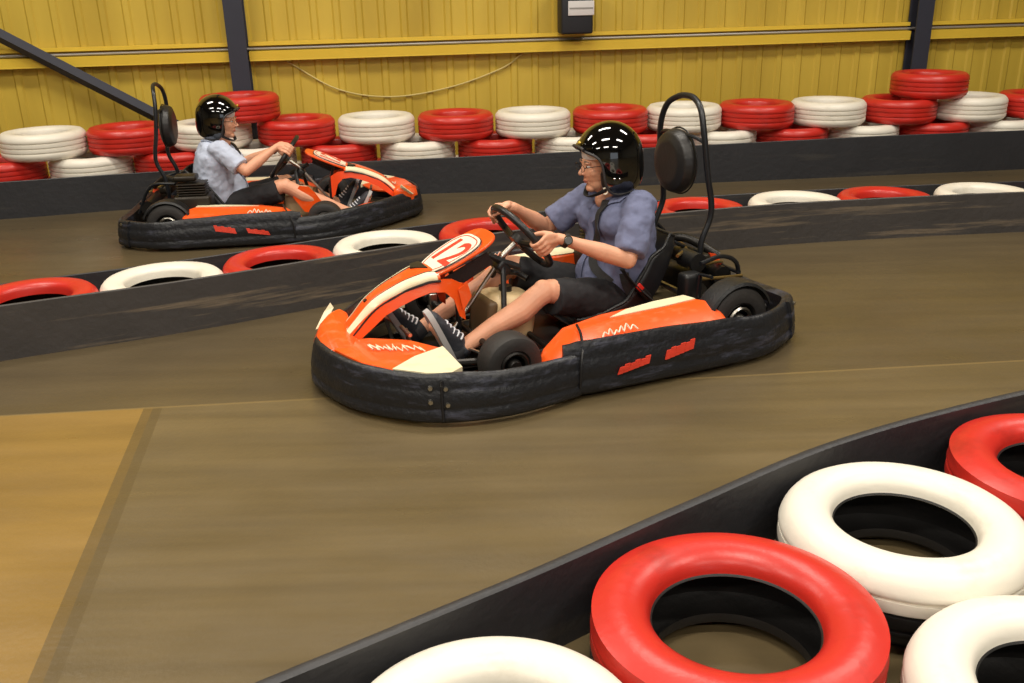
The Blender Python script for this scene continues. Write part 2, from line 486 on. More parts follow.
def ribbon(name, pts, h, label, th=.014, z0=0.0):
    hf = h if callable(h) else (lambda x_, h_=h: h_)
    P = cr([(x, y, 0) for x, y in pts], 10)
    F = frames(P, (0, 0, 1)); rings = []
    for p, (x, u) in zip(P, F):
        h = hf(p.x)
        rings.append([p + x * (th / 2 * a) + V((0, 0, z)) for a, z in ((-1, z0), (1, z0), (1, z0 + h * .5), (1, z0 + h - .004), (.5, z0 + h), (-.5, z0 + h), (-1, z0 + h - .004), (-1, z0 + h * .5))])
    o = mesh_obj(name, loft(rings), M['belt_scuffed' if 'scuffed' in label else 'belt'])
    return tag(o, label, 'barrier')
def interpY(pts, x):
    P = cr([(a, b, 0) for a, b in pts], 12)
    for a, b in zip(P, P[1:]):
        if a.x <= x <= b.x: return a.y + (b.y - a.y) * (x - a.x) / (b.x - a.x)
    return P[0].y if x < P[0].x else P[-1].y

# far barrier
FB = [(-6.5, 6.3), (-5.0, 6.65), (-3.8, 6.93), (-2.8, 7.2), (-1.64, 7.42), (.4, 7.57), (2.08, 7.72), (4.15, 7.92), (6.5, 8.14)]
ribbon('rubber_barrier', FB, lambda x: .275 + .05 * max(0, min(1, (x + 1) / 4)), 'dark rubber belt barrier along the foot of the far tyre wall')
AZ = [-.4755, -.39, -.306, -.218, -.135, -.053, .0267, .1067, .1826, .256, .3277, .3967, .473, .542]
def onrow(az):
    x = az * 7.8
    for _ in range(8): x = az * (interpY(FB, x) + .335)
    return x, interpY(FB, x) + .335
up_lab = ['white tyre at far left end of the upper row below the yellow wall',
 'red tyre of the upper wall row right of the leftmost white tyre',
 'white tyre of the upper wall row right behind the far driver',
 'red tyre of the upper wall row just above the nose of the far kart',
 'white tyre of the upper wall row under the hanging cable',
 'red tyre of the upper wall row between two white ones left of the loudspeaker',
 'white tyre of the upper wall row below and left of the loudspeaker',
 'red tyre of the upper wall row right above the black helmet',
 'white tyre of the upper wall row behind the top of the kart roll hoop',
 'red tyre of the upper wall row next right of the kart roll hoop',
 'white tyre of the upper wall row, second one right of the roll hoop',
 'red tyre of the upper wall row just left of the right steel column',
 'white tyre of the upper wall row just right of the right steel column',
 'red tyre cut off by the right frame edge in the upper wall row']
def relax(P, d, c):
    P = [V((x, y, 0)) for x, y in P]
    for rng, k in ((range(c + 1, len(P)), -1), (range(c - 1, -1, -1), 1)):
        for i in rng:
            v = P[i] - P[i + k]
            if v.length < d: P[i] = P[i + k] + v.normalized() * d
    return [(p.x, p.y) for p in P]
UP = relax([onrow(a) for a in AZ], 2 * TR + .003, 7)
for i, (x, y) in enumerate(UP):
    c = 'WR'[i % 2]
    put_tyre(x, y, 2 * TT, c, up_lab[i], 'upper row of tyres along the yellow wall')
    put_tyre(x, y, 0, 'RW'[i % 2], '%s bottom tyre of the far stack, hidden by the rubber belt' % ('red' if i % 2 == 0 else 'white'), 'bottom %s tyres of the far barrier behind the belt' % ('red' if i % 2 == 0 else 'white'))
lo_lab = ['low white tyre just above the belt below the leftmost white and red pair',
 'low red tyre above the belt behind the back of the far driver',
 'low white tyre above the belt hidden mostly by the far driver',
 'low red tyre above the belt behind the front of the far kart',
 'low white tyre above the belt right of the nose of the far kart',
 'low red tyre above the belt straight above the steering wheel hands',
 'low white tyre above the belt just left of the black helmet',
 'low red tyre above the belt between the helmet and the headrest',
 'low white tyre above the belt just right of the roll hoop',
 'low red tyre above the belt, first red one right of the roll hoop',
 'low white tyre above the belt, second white one right of the roll hoop',
 'low red tyre above the belt under the right steel column',
 'low white tyre above the belt at the right frame edge']
LOW = relax([((UP[i][0] + UP[i + 1][0]) / 2, (UP[i][1] + UP[i + 1][1]) / 2) for i in range(13)], 2 * TR + .003, 7)
for i in range(13):
    x, y = LOW[i]
    put_tyre(x, y, TT, 'WR'[i % 2], lo_lab[i], 'lower row of tyres above the far belt')
x, y = LOW[0]; put_tyre(x - .625, y - .13, TT, 'R', 'low red tyre above the belt at the left frame edge', 'lower row of tyres above the far belt')
x = (UP[11][0] + UP[12][0]) / 2 - .03
put_tyre(x - .03, interpY(FB, x) + .335, 3 * TT, 'R', 'raised red tyre on top of the stack against the right steel column')
x = (UP[2][0] + UP[3][0]) / 2 - .03
put_tyre(x - .06, interpY(FB, x) + .32, 3 * TT, 'R', 'raised red tyre on top of the stack against the left steel column')

# middle barrier: two belts and a line of tyres between them
MB = [(-3.6, 3.45), (-2.35, 4.07), (-1.56, 4.43), (-.61, 4.95), (.3, 5.35), (1.2, 5.64), (2.0, 5.8), (3.3, 5.93), (5.0, 6.0)]
def offset(pts, d):
    P = [V((a, b, 0)) for a, b in pts]; F = frames(P, (0, 0, 1))
    return [((p + x * d).x, (p + x * d).y) for p, (x, u) in zip(P, F)]
ribbon('rubber_barrier', MB, .262, 'scuffed near rubber belt of the middle tyre barrier behind the kart')
ribbon('rubber_barrier', offset(MB, -.70), .175, 'far rubber belt of the middle tyre barrier, on the side of the far kart')
mid = [(45, 'R', 'red tyre at the left frame edge in the middle barrier'), (170, 'W', 'white tyre in the middle barrier between the two left red tyres'),
 (287, 'R', 'red tyre in the middle barrier under the far kart'), (395, 'W', 'white tyre in the middle barrier just left of the number panel'),
 (490, 'R', 'red tyre in the middle barrier behind the hands on the steering wheel'), (596, 'W', 'white tyre in the middle barrier behind the driver'),
 (700, 'R', 'red tyre in the middle barrier behind the roll hoop'), (795, 'W', 'white tyre in the middle barrier next right of the roll hoop'),
 (882, 'R', 'rightmost red tyre in the middle barrier between two white ones'), (975, 'W', 'rightmost white tyre of the middle barrier'),
 (1068, 'R', 'red tyre beyond the right frame edge in the middle barrier')]
MC = cr([(a, b, 0) for a, b in offset(MB, -.35)], 16)
spots = []
for px, c, l in mid:
    # place where the bearing from the photographer's spot meets the row
    az = (px - 512) / 950 / (.9336 + .3584 * .08)
    best = min(MC, key=lambda p: abs(p.x / p.y - az))
    spots.append((best.x, best.y))
for (x, y), (px, c, l) in zip(relax(spots, 2 * TR + .003, 5), mid):
    put_tyre(x, y, .004, c, l, 'tyres lying in the middle barrier')

# near barrier
NB = [(-1.5, .95), (-.92, 1.27), (-.45, 1.57), (-.22, 1.72), (.10, 1.93), (.5, 2.21), (1.03, 2.56), (1.69, 2.86), (2.5, 3.14)]
ribbon('rubber_barrier', offset(NB, -.055), .25, 'black rubber belt edging the near tyre barrier in the lower right corner', th=.03)
near = [(1.052, 2.222, 'NW', 'big white tyre in the near barrier between the two red ones'), (.506, 1.83, 'NR', 'big red tyre at the bottom centre of the photo'),
 (-.055, 1.455, 'NW', 'white tyre cut by the bottom frame edge, left of the big red tyre'), (1.662, 2.505, 'NR', 'red tyre at the right frame edge above the big white tyre'),
 (1.145, 1.562, 'NW', 'white tyre in the bottom right corner of the photo')]
for x, y, c, l in near: put_tyre(x, y, 0, c, l, 'large tyres of the near barrier')

# ------------------------------------------------------------------ the kart (x forward, y to its left, z up)
def stroke(pts, r, name, m, parent, **k): return mesh_obj(name, tube(pts, r, **k), m, parent)

def plateY(poly, y, t=.01): return prism([(x, y, z) for x, z in poly], (0, t, 0))

def bumper_band(path, zt, zb=.02, flare=.028, th=.045, up_n=1):
    """path: outer outline at ground edge (x,y); zt: top height per control point"""
    P = cr([(x, y, 0) for x, y in path], 8); F = frames(P, (0, 0, 1)); rings = []
    for i, (p, (x, u)) in enumerate(zip(P, F)):
        z = interp(zt, i, 8); H = z - zb
        sec = [(-th, zb), (-.012, zb), (0, zb + .012), (.0, zb + H * .22), (-.006, zb + H * .27), (-.006, zb + H * .33), (-.002, zb + H * .38), (-flare * .45, zb + H * .66), (-flare * .45 - .005, zb + H * .7), (-flare * .6, zb + H * .76), (-flare, zb + H * .93), (-flare - .008, z), (-flare - .022, z + .001), (-th - .01, z - .01)]
        rings.append([p - x * a + V((0, 0, zz)) for a, zz in sec])
    return loft(rings)

def text_mesh(name, s, size, mtx, m, parent, ext=.0008, shear=0):
    cu = bpy.data.curves.new(name, 'FONT'); cu.body = s; cu.size = size; cu.extrude = ext; cu.shear = shear
    cu.align_x = 'CENTER'; cu.align_y = 'CENTER'; cu.offset = size * .018
    t = bpy.data.objects.new(name, cu); C.objects.link(t)
    dg = bpy.context.evaluated_depsgraph_get(); dg.update()
    me = bpy.data.meshes.new_from_object(t.evaluated_get(dg)); bpy.data.objects.remove(t)
    me.transform(mtx); me.materials.clear(); me.materials.append(m)
    o = bpy.data.objects.new(name, me); C.objects.link(o); o.parent = parent
    return o

def wheel(kart, name, x, y, r, wd_, out):
    o_ = mesh_obj(name, revolve([(r * .5, wd_ * .42), (r * .55, wd_ * .5), (r * .8, wd_ * .52), (r * .95, wd_ * .44), (r, wd_ * .3), (r, -wd_ * .3), (r * .95, -wd_ * .44), (r * .8, -wd_ * .52), (r * .55, -wd_ * .5), (r * .5, -wd_ * .42)], 40, 'y', (x, y, r)), M['rubber'], kart)
    mesh_obj('wheel_rim', join(revolve([(r * .52, wd_ * .45), (r * .5, wd_ * .47), (r * .44, wd_ * .4), (r * .42, 0), (r * .44, -wd_ * .4), (r * .5, -wd_ * .47), (r * .52, -wd_ * .45), (r * .47, 0)], 32, 'y', (x, y, r)),
             revolve([(.012, .02), (r * .43, .006), (r * .43, -.006), (.012, -.02)], 24, 'y', (x, y + .0, r))), M['dark_steel'], o_)
    mesh_obj('hub', join(revolve([(.0, wd_ * .5), (.022, wd_ * .5), (.03, wd_ * .42), (.03, -wd_ * .3), (.0, -wd_ * .3)], 16, 'y', (x, y, r)),
             revolve([(.046, out * wd_ * .44), (.056, out * wd_ * .50), (.064, out * wd_ * .46), (.058, out * wd_ * .40)], 24, 'y', (x, y, r))), M['steel'] if 'rear' in name else M['dark_steel'], o_)
    return o_

def mirror(poly): return [(x, -y, z) for x, y, z in poly]

def make_kart(label):
    K = empty('racing_kart', (0, 0, 0), 0, label, 'kart')
    # ---- frame and floor
    fr = join(*[tube(cr(p, 6), .015, 8) for p in (
        [(.82, .12 * s, .06), (.6, .2 * s, .06), (.3, .28 * s, .055), (-.1, .3 * s, .055), (-.5, .27 * s, .06), (-.95, .3 * s, .07)] for s in (1, -1))] +
        [tube([(.33, -.42, .12), (.33, .42, .12)], .014, 8), tube([(.33, -.3, .06), (.33, .3, .06)], .014, 8),
         tube([(-.2, -.6, .07), (-.2, .6, .07)], .013, 8), tube([(-.6, -.6, .08), (-.6, .6, .08)], .013, 8), tube([(0.05, -.6, .07), (0.05, .6, .07)], .013, 8),
         tube([(-.95, -.5, .09), (-.95, .5, .09)], .014, 8), tube([(-1.06, -.4, .11), (-.95, -.35, .09)], .012, 8), tube([(-1.06, .4, .11), (-.95, .35, .09)], .012, 8)])
    mesh_obj('chassis_frame', fr, M['dark_steel'], K)
    mesh_obj('floor_tray', prism([(.86, .12, .032), (.84, -.12, .032), (.6, -.24, .032), (.3, -.28, .032), (-.3, -.28, .032), (-.3, .28, .032), (.3, .28, .032), (.6, .24, .032)], (0, 0, .006)), M['tray'], K, smooth=False)
    mesh_obj('rear_axle', join(tube([(-.75, -.58, .153), (-.75, .58, .153)], .016, 12), revolve([(.016, .006), (.085, .006), (.085, -.006), (.016, -.006)], 28, 'y', (-.75, .24, .153))), M['steel'], K)
    for s in (1, -1):
        wheel(K, 'front_wheel', .335, .5 * s, .127, .125, s)
        wheel(K, 'rear_wheel', -.75, .53 * s, .153, .155, s)
        mesh_obj('stub_axle', join(tube([(.33, .4 * s, .12), (.335, .5 * s, .127)], .012, 8), rbox((.33, .4 * s, .12), (.04, .03, .09), .006)), M['steel'], K)
    # ---- bumpers
    half = [(.13, .735), (.3, .762), (.47, .768), (.64, .735), (.78, .665), (.89, .56), (.975, .44), (1.03, .3), (1.058, .14)]
    path = half + [(1.045, .02), (1.0, -.07), (.93, -.16), (.85, -.26), (.76, -.37), (.65, -.48), (.54, -.57), (.40, -.66), (.28, -.71), (.13, -.725)]
    zt = [.19, .195, .2, .212] + [.208] * 12 + [.2, .195, .19]
    fb = mesh_obj('front_bumper', bumper_band(path, zt), M['bumper'], K, angle=55)
    for (bx, by, bz) in ((.742, .672, .163), (.69, .698, .16), (.748, .686, .112), (.69, .715, .1)):
        mesh_obj('bumper_bolt', tube([(bx, by - .01, bz), (bx + .005, by + .008, bz)], .009, 6), M['steel'], fb)
    mesh_obj('bumper_seam', tube([(.712, .715, .035), (.71, .702, .1), (.705, .69, .19)], .006, 6), M['black_line'], fb)
    for s in (1, -1):
        sp_ = [(.19, .70), (.12, .725), (0, .735), (-.25, .74), (-.55, .745), (-.78, .735), (-.93, .68), (-1.06, .60)]
        pts = [(x, y * s) for x, y in (sp_ if s == 1 else sp_)]
        # the outward side must lie left of the direction of travel
        if s == 1: pts = pts[::-1]
        zz = [.225, .238, .238, .236, .222, .204, .198, .2]
        if s == 1: zz = zz[::-1]
        sb = mesh_obj('side_bumper', bumper_band(pts, zz, th=.05), M['bumper'], K, angle=55)
        # red slanted print
        yy = .7365 * s
        def yo(z): return (.7425 - max(0, (z - .109) * .18)) * s
        for (x0, x1, z0, z1) in ((-.035, -.185, .088, .112), (-.262, -.405, .110, .134)):
            n = 6; st = []
            for k in range(n):
                xa = x0 + (x1 - x0) * k / n; xb = x0 + (x1 - x0) * (k + .93) / n
                za = z0 + (z1 - z0) * k / n; hh = .030 + .005 * (k % 2)
                if x0 < -.2: hh += .008
                q = [(xa, za), (xb, za + .002), (xb - .012, za + hh), (xa - .012, za + hh - .002)]
                st.append(prism([(x, yo(z) - .004 * s, z) for x, z in q], (0, .005 * s, 0)))
            q = [(x0 - .01, z0 + .012), (x1, z1 + .012), (x1, z1 + .022), (x0 - .01, z0 + .022)]
            st.append(prism([(x, yo(z) - .004 * s, z) for x, z in q], (0, .0052 * s, 0)))
            mesh_obj('red_lettering', join(*st), M['red_ink'], sb, smooth=False)
    rp = [(-1.03, .63), (-1.09, .575), (-1.125, .5), (-1.13, .25), (-1.13, 0), (-1.13, -.25), (-1.125, -.5), (-1.09, -.575), (-1.03, -.63)][::-1]
    rb = mesh_obj('rear_bumper', bumper_band(rp, [.2] * 3 + [.19] * 3 + [.2] * 3, th=.06, flare=.02), M['bumper'], K, angle=55)
    for s in (1, -1):
        for z in (.175, .115, .055):
            mesh_obj('bumper_bolt', tube([(-1.066, s * .570, z), (-1.072, s * .582, z)], .009, 6), M['steel'], rb)
    # ---- side pods
    for s in (1, -1):
        secs = [(.235, [(.69, .06), (.69, .085), (.66, .10), (.60, .105), (.54, .10), (.50, .06)]),
                (.17, [(.71, .06), (.70, .135), (.66, .165), (.58, .17), (.48, .15), (.44, .06)]),
                (.06, [(.70, .06), (.69, .18), (.63, .213), (.55, .236), (.44, .21), (.38, .06)]),
                (-.12, [(.70, .06), (.69, .19), (.62, .222), (.545, .252), (.44, .240), (.36, .06)]),
                (-.4, [(.70, .06), (.69, .185), (.62, .226), (.54, .257), (.43, .247), (.36, .06)]),
                (-.56, [(.70, .06), (.69, .178), (.62, .226), (.53, .262), (.43, .25), (.37, .06)]),
                (-.635, [(.70, .06), (.69, .17), (.62, .212), (.54, .245), (.45, .22), (.40, .06)]),
                (-.66, [(.70, .06), (.68, .15), (.62, .18), (.54, .20), (.47, .18), (.42, .06)])]
        pod = mesh_obj('side_pod', loft([[(x, y * s, z) for y, z in sec] for x, sec in secs]), M['orange'], K, angle=28)
        mod(pod, 'BEVEL', width=.008, segments=2, limit_method='ANGLE', angle_limit=math.radians(25))
        cp = [(-.12, .53, .2515), (-.4, .53, .2575), (-.56, .52, .261), (-.56, .43, .2505), (-.4, .435, .2485), (-.24, .46, .2455)]
        mesh_obj('cream_panel', prism([(x, y * s, z) for x, y, z in cp], (0, 0, .004)), M['cream'], pod, smooth=False)
        mesh_obj('front_edge_trim', tube([(.135, .735 * s, .06), (.125, .725 * s, .16), (.10, .69 * s, .215), (.07, .62 * s, .245), (.05, .55 * s, .256)], .006, 6, sub=3), M['black_line'], pod)
        # pale squiggle print on the pod flank
        sq = [(-.02, .664, .214), (-.035, .655, .232), (-.05, .66, .222), (-.06, .652, .242), (-.075, .662, .217), (-.09, .655, .232), (-.10, .66, .222), (-.115, .65, .244), (-.125, .66, .222), (-.14, .648, .25), (-.155, .66, .225), (-.17, .652, .24), (-.19, .662, .222)]
        mesh_obj('pale_print', tube([(x, (y - .022) * s, z + .004) for x, y, z in sq], .0035, 5, sub=3), M['plate'], pod)
    # ---- nose and front fairing
    nose = join(loft([[(x, y, z) for y, z in sec] for x, sec in (
        (1.02, [(.0, .12), (.0, .175), (.04, .20), (.12, .205), (.2, .19), (.22, .12)]),
        (.975, [(-.08, .12), (-.08, .20), (-.03, .238), (.10, .235), (.22, .205), (.27, .12)]),
        (.92, [(-.13, .12), (-.13, .225), (-.08, .262), (.06, .235), (.22, .20), (.30, .12)]),
        (.87, [(-.14, .12), (-.14, .24), (-.10, .27), (.03, .20), (.20, .19), (.27, .12)]),
        (.835, [(-.13, .12), (-.13, .22), (-.10, .245), (.02, .17), (.14, .17), (.2, .12)]))]))
    nz = mesh_obj('nose_cone', nose, M['orange'], K, angle=30)
    mod(nz, 'BEVEL', width=.012, segments=3, limit_method='ANGLE', angle_limit=math.radians(20))
    for s in (1, -1):
        if s == 1:
            deck = [(.985, .22, .195), (.93, .42, .198), (.845, .545, .197), (.72, .45, .192), (.585, .37, .18), (.66, .2, .17), (.80, .10, .17), (.9, .10, .18)]
            cd = [(.845, .54, .212), (.745, .64, .212), (.66, .675, .208), (.59, .62, .2), (.57, .36, .192), (.72, .44, .205)]
        else:
            deck = [(.90, -.14, .15), (.82, -.25, .15), (.73, -.35, .15), (.62, -.42, .15), (.52, -.33, .15), (.62, -.19, .15), (.78, -.12, .15)]
            cd = [(.73, -.345, .165), (.62, -.455, .165), (.54, -.49, .165), (.50, -.45, .165), (.50, -.32, .165), (.62, -.34, .165)]
        dk = mesh_obj('front_deck', prism(deck, (0, 0, .014)), M['orange'], K, smooth=False)
        mod(dk, 'BEVEL', width=.004, segments=2)
        mesh_obj('cream_wing', prism([(x, y, z - .022) for x, y, z in cd], (0, 0, .024)), M['cream'], dk, smooth=False)
        if s == 1:
            rnd = random.Random(3); sk = []
            for k in range(26):
                t = k / 25; sk.append((.86 - .20 * t + rnd.uniform(-.012, .012), .27 + .09 * t + (.035 if k % 2 else -.02) + rnd.uniform(-.015, .015), .2135 - .008 * t))
            mesh_obj('pale_print', tube(sk, .0028, 5, sub=2), M['plate'], dk)
    mesh_obj('nose_fin', prism([(.985, -.085, .195), (.93, -.135, .25), (.895, -.15, .283), (.885, -.14, .262), (.95, -.09, .20)], (0, -.008, -.004)), M['cream'], nz, smooth=False)
    # bonnet: the long rising bridge from the nose to the number panel
    path_ = [(.945, .125, .052), (.905, .170, .053), (.83, .248, .056), (.758, .318, .062), (.65, .375, .076), (.54, .412, .098), (.475, .418, .112)]
    P = cr([(x, 0, z) for x, z, w_ in path_], 5); ws = [w_ for *_, w_ in path_]
    F = frames(P, (0, 1, 0)); rings = []; stripeL = []; stripeR = []
    for i, p in enumerate(P):
        w_ = interp(ws, i, 5); t = (P[min(i + 1, len(P) - 1)] - P[max(i - 1, 0)]).normalized(); nrm = V((-t.z, 0, t.x)) if t.x > 0 else V((t.z, 0, -t.x))
        if nrm.z < 0: nrm = -nrm
        rings.append([p + V((0, y, 0)) + nrm * h_ for y, h_ in ((-w_, -.05), (-w_ - .004, -.012), (-w_ + .012, .002), (-w_ * .4, .012), (w_ * .4, .012), (w_ - .012, .002), (w_ + .004, -.012), (w_, -.05), (w_ - .012, -.05), (w_ - .03, -.014), (-w_ + .03, -.014), (-w_ + .012, -.05))])
        for L_, sg in ((stripeL, 1), (stripeR, -1)):
            L_.append([p + V((0, sg * y, 0)) + nrm * h_ for y, h_ in ((w_ - .016 - .16 * w_, .0085), (w_ - .012, .0055), (w_ + .0075, -.011), (w_ + .0055, -.022), (w_ - .001, -.024), (w_ - .02, -.004))])
    bn = mesh_obj('front_fairing', loft(rings), M['orange'], K, angle=50)
    for L_ in (stripeL, stripeR):
        mesh_obj('cream_stripe', loft(L_[1:-1]), M['cream'], bn, angle=60)
    for s in (1, -1):
        e1 = [p + V((0, s * (interp(ws, i, 5) + .006), -.0)) + V((0, 0, -.026)) for i, p in enumerate(P)]
        mesh_obj('black_edge_line', tube(e1, .0055, 6), M['black_line'], bn)
        e2 = [p + V((0, s * (interp(ws, i, 5) * .84 - .018), .008)) for i, p in enumerate(P)]
        mesh_obj('black_edge_line', tube(e2[2:], .003, 6), M['black_line'], bn)
    mesh_obj('fairing_screw', tube([(.775, .0, .308), (.782, .0, .322)], .009, 10), M['black_line'], bn)
    mesh_obj('air_slot', prism([(.50, .03, .422), (.50, -.085, .422), (.545, -.075, .418), (.56, -.03, .415)], (0, 0, .012)), M['black_line'], bn, smooth=False)
    # skirts with the arch around the feet opening
    arch = [(.905, .168, .15), (.83, .24, .175), (.78, .285, .215), (.72, .325, .265), (.65, .355, .30), (.58, .378, .328), (.52, .39, .345), (.46, .395, .34), (.42, .39, .30), (.395, .375, .22), (.37, .36, .20)]
    for s in (1, -1):
        rings = []
        for x, zt_, zb_ in arch:
            t = min(1, max(0, (x - .475) / (.905 - .475))); y = .112 + (.053 - .112) * t ** .8
            rings.append([(x, s * y, zt_), (x, s * (y - .008), zt_), (x, s * (y - .008 + .01), zb_), (x, s * (y + .012), zb_)])
        mesh_obj('fairing_skirt', loft(rings), M['orange_red'] if s < 0 else M['orange'], K, angle=30)
    # knee guards under the panel
    kg = mesh_obj('knee_guard', prism([(.306, .2, .175), (.251, .2, .261), (.208, .2, .308), (.141, .2, .318), (.087, .2, .235), (.163, .2, .12), (.30, .2, .10)], (0, .008, 0)), M['orange'], K, smooth=False)
    for o_v in kg.data.vertices: o_v.co.y = -o_v.co.y
    mesh_obj('cream_patch', prism([(.197, -.191, .312), (.140, -.191, .319), (.085, -.191, .235), (.150, -.191, .14), (.192, -.191, .20)], (0, .004, 0)), M['cream'], kg, smooth=False)
    mesh_obj('knee_guard', prism([(.40, .122, .345), (.36, .128, .375), (.345, .135, .31), (.385, .135, .25)], (0, .008, 0)), M['orange'], K, smooth=False)
    # ---- number panel
    bc = V((.515, 0, .412)); tcn = V((.262, 0, .528)); e1 = (tcn - bc).normalized(); e2 = V((0, 1, 0)); nn = e2.cross(e1)
    if nn.z < 0: nn = -nn
    Lp = (tcn - bc).length
    def egg(grow, u0=0.0, u1=1.0):
        pts = []
        for k in range(40):
            a = 2 * PI * k / 40
            u = (1 - math.cos(a)) / 2; w_ = math.sin(a)
            wid = .082 + .04 * u
            ww = math.copysign(abs(w_) ** .62, w_) * (wid + grow)
            uu = (u - .5); uu = math.copysign(abs(2 * uu) ** .9 / 2, uu)
            pts.append(bc + e1 * ((uu + .5) * (Lp + 2 * grow) - grow) + e2 * ww)
        return pts
    under = [p - nn * .022 + (e1 * .05 if (p - bc).dot(e1) > Lp * .5 else V((0, 0, 0))) for p in egg(.024)]
    npn = mesh_obj('number_panel', prism(under, nn * .014), M['orange'], K, smooth=False)
    mod(npn, 'BEVEL', width=.005, segments=2)
    mesh_obj('white_plate', prism([p - nn * .008 for p in egg(.008)], nn * .011), M['plate'], npn, smooth=False)
    ring = egg(-.006); mesh_obj('red_line', tube([p + nn * .003 for p in ring], .0028, 5, closed=True), M['red_ink'], npn)
    ring = egg(.010); mesh_obj('black_edge_line', tube([p - nn * .001 for p in ring], .003, 5, closed=True), M['black_line'], npn)
    ctr = bc + e1 * (Lp * .53) + nn * .004
    # reads from the front of the kart: glyph x = +y (kart left), glyph up = e1
    mt = Matrix((( e2.x, e1.x, nn.x, ctr.x), (e2.y, e1.y, nn.y, ctr.y), (e2.z, e1.z, nn.z, ctr.z), (0, 0, 0, 1))) @ Matrix.Diagonal((1.12, 1.2, 1, 1))
    text_mesh('racing_number', '12', .185, mt, M['red_ink'], npn)
    mesh_obj('panel_bracket', join(tube([(.40, 0, .46), (.36, 0, .30), (.35, 0, .07)], .012, 8), rbox((.32, .0, .455), (.18, .1, .03), .008, Matrix.Rotation(math.radians(24), 3, 'Y')),
             prism([(.47, .085, .385), (.25, .10, .485), (.22, .10, .43), (.36, .09, .36)], (0, .006, 0))), M['black_plastic'], K)
    # ---- steering
    Cw = V((.03, 0, .502)); th = math.radians(52.5); d = V((math.cos(th), 0, math.sin(th))); ax = V((-math.sin(th), 0, math.cos(th))); yh = V((0, 1, 0)); rw = .178
    ringp = []
    for k in range(48):
        a = 2 * PI * k / 48
        ru = rw * (.97 if math.cos(a) < -.75 else 1)
        ringp.append(Cw + d * (ru * math.cos(a)) + yh * (rw * math.sin(a)))
    sw = mesh_obj('steering_wheel', tube(ringp, .0165, 12, closed=True), M['rim'], K)
    hubp = Cw - ax * .03
    sps = [tube([hubp + (d * math.cos(a) + yh * math.sin(a)) * .02, Cw - ax * .02 + (d * math.cos(a) + yh * math.sin(a)) * .09, Cw + (d * math.cos(a) + yh * math.sin(a)) * (rw - .005)], (.014), 8, up=ax) for a in (PI / 2, -PI / 2, PI)]
    mesh_obj('wheel_spokes', join(*sps, tube([hubp - ax * .012, hubp + ax * .02], .04, 20)), M['dark_steel'], sw)
    mesh_obj('steering_column', join(tube([Cw - ax * .045, Cw - ax * .13], .014, 12), tube([Cw - ax * .13, V((.42, 0.0, .07))], .0095, 10)), M['steel'], K)
    mesh_obj('column_bracket', join(tube([(.13, -.14, .28), (.11, -.05, .40), (.13, .0, .385), (.15, .05, .36), (.2, .16, .1)], .013, 8, sub=4), rbox((.14, 0, .375), (.07, .09, .05), .012, Matrix.Rotation(math.radians(-50), 3, 'Y')), tube([(.13, -.02, .35), (.05, -.02, .33), (.02, .03, .31)], .014, 8), tube([(.2, .0, .44), (.13, .02, .40), (.06, .03, .37)], .016, 8)), M['black_plastic'], K)
    mesh_obj('tie_rod', join(tube([(.42, 0, .075), (.36, .38, .11)], .007, 6), tube([(.42, 0, .075), (.36, -.38, .11)], .007, 6)), M['steel'], K)
    for s in (1, -1):
        mesh_obj('pedal', join(tube([(.62, s * .16, .05), (.66, s * .16, .22)], .009, 8), tube([(.66, s * .10, .21), (.66, s * .22, .21)], .009, 8), tube([(.62, s * .10, .05), (.62, s * .2, .05)], .008, 8)), M['steel'], K)
    # ---- fuel tank between the knees
    tk = mesh_obj('fuel_tank', rbox((.12, 0, .15), (.24, .21, .22), .055, Matrix.Rotation(math.radians(-8), 3, 'Y'), 5), M['tank'], K)
    mesh_obj('tank_strap', rbox((.235, 0, .15), (.05, .214, .20), .02, Matrix.Rotation(math.radians(-8), 3, 'Y')), M['tank_dark'], tk)
    mesh_obj('tank_cap', tube([(.12, 0, .25), (.12, 0, .285)], .03, 20), M['black_plastic'], tk)
    # ---- seat
    spine = [(-.715, .435, .135, .03), (-.69, .38, .17, .06), (-.65, .30, .19, .12), (-.59, .20, .20, .13), (-.50, .10, .205, .125), (-.38, .062, .205, .10), (-.25, .06, .195, .07), (-.14, .085, .18, .03)]
    P = cr([(a, 0, b) for a, b, *_ in spine], 5); hw = [q[2] for q in spine]; hh = [q[3] for q in spine]; rows = []
    for i, p in enumerate(P):
        t = (P[min(i + 1, len(P) - 1)] - P[max(i - 1, 0)]).normalized(); nrm = V((-t.z, 0, t.x))
        if nrm.x < 0 and nrm.z < .5: nrm = -nrm
        if nrm.z < 0 and abs(nrm.x) < .7: nrm = -nrm
        w_ = interp(hw, i, 5); h_ = interp(hh, i, 5); row = []
        for k in range(17):
            a = -1 + 2 * k / 16; b = min(1, abs(a) / .62)
            y = w_ * math.copysign(math.sin(b * PI / 2), a) * (1 if abs(a) < .62 else 1 + .04 * (abs(a) - .62))
            e_ = max(0, (abs(a) - .45) / .55)
            row.append(p + V((0, y, 0)) + nrm * (h_ * e_ ** 1.15 + .012 * b ** 2))
        rows.append(row)
    vs = [q for r in rows for q in r]; fs = []
    for i in range(len(rows) - 1):
        for k in range(16): fs.append((i * 17 + k, i * 17 + k + 1, (i + 1) * 17 + k + 1, (i + 1) * 17 + k))
    se = mesh_obj('seat', (vs, fs), M['seat'], K); mod(se, 'SOLIDIFY', thickness=.008, offset=0)
    lip = [r[0] for r in rows[::-1]] + rows[0][1:-1] + [r[-1] for r in rows]
    mesh_obj('seat_edge', tube(lip, .009, 8), M['black_plastic'], se)
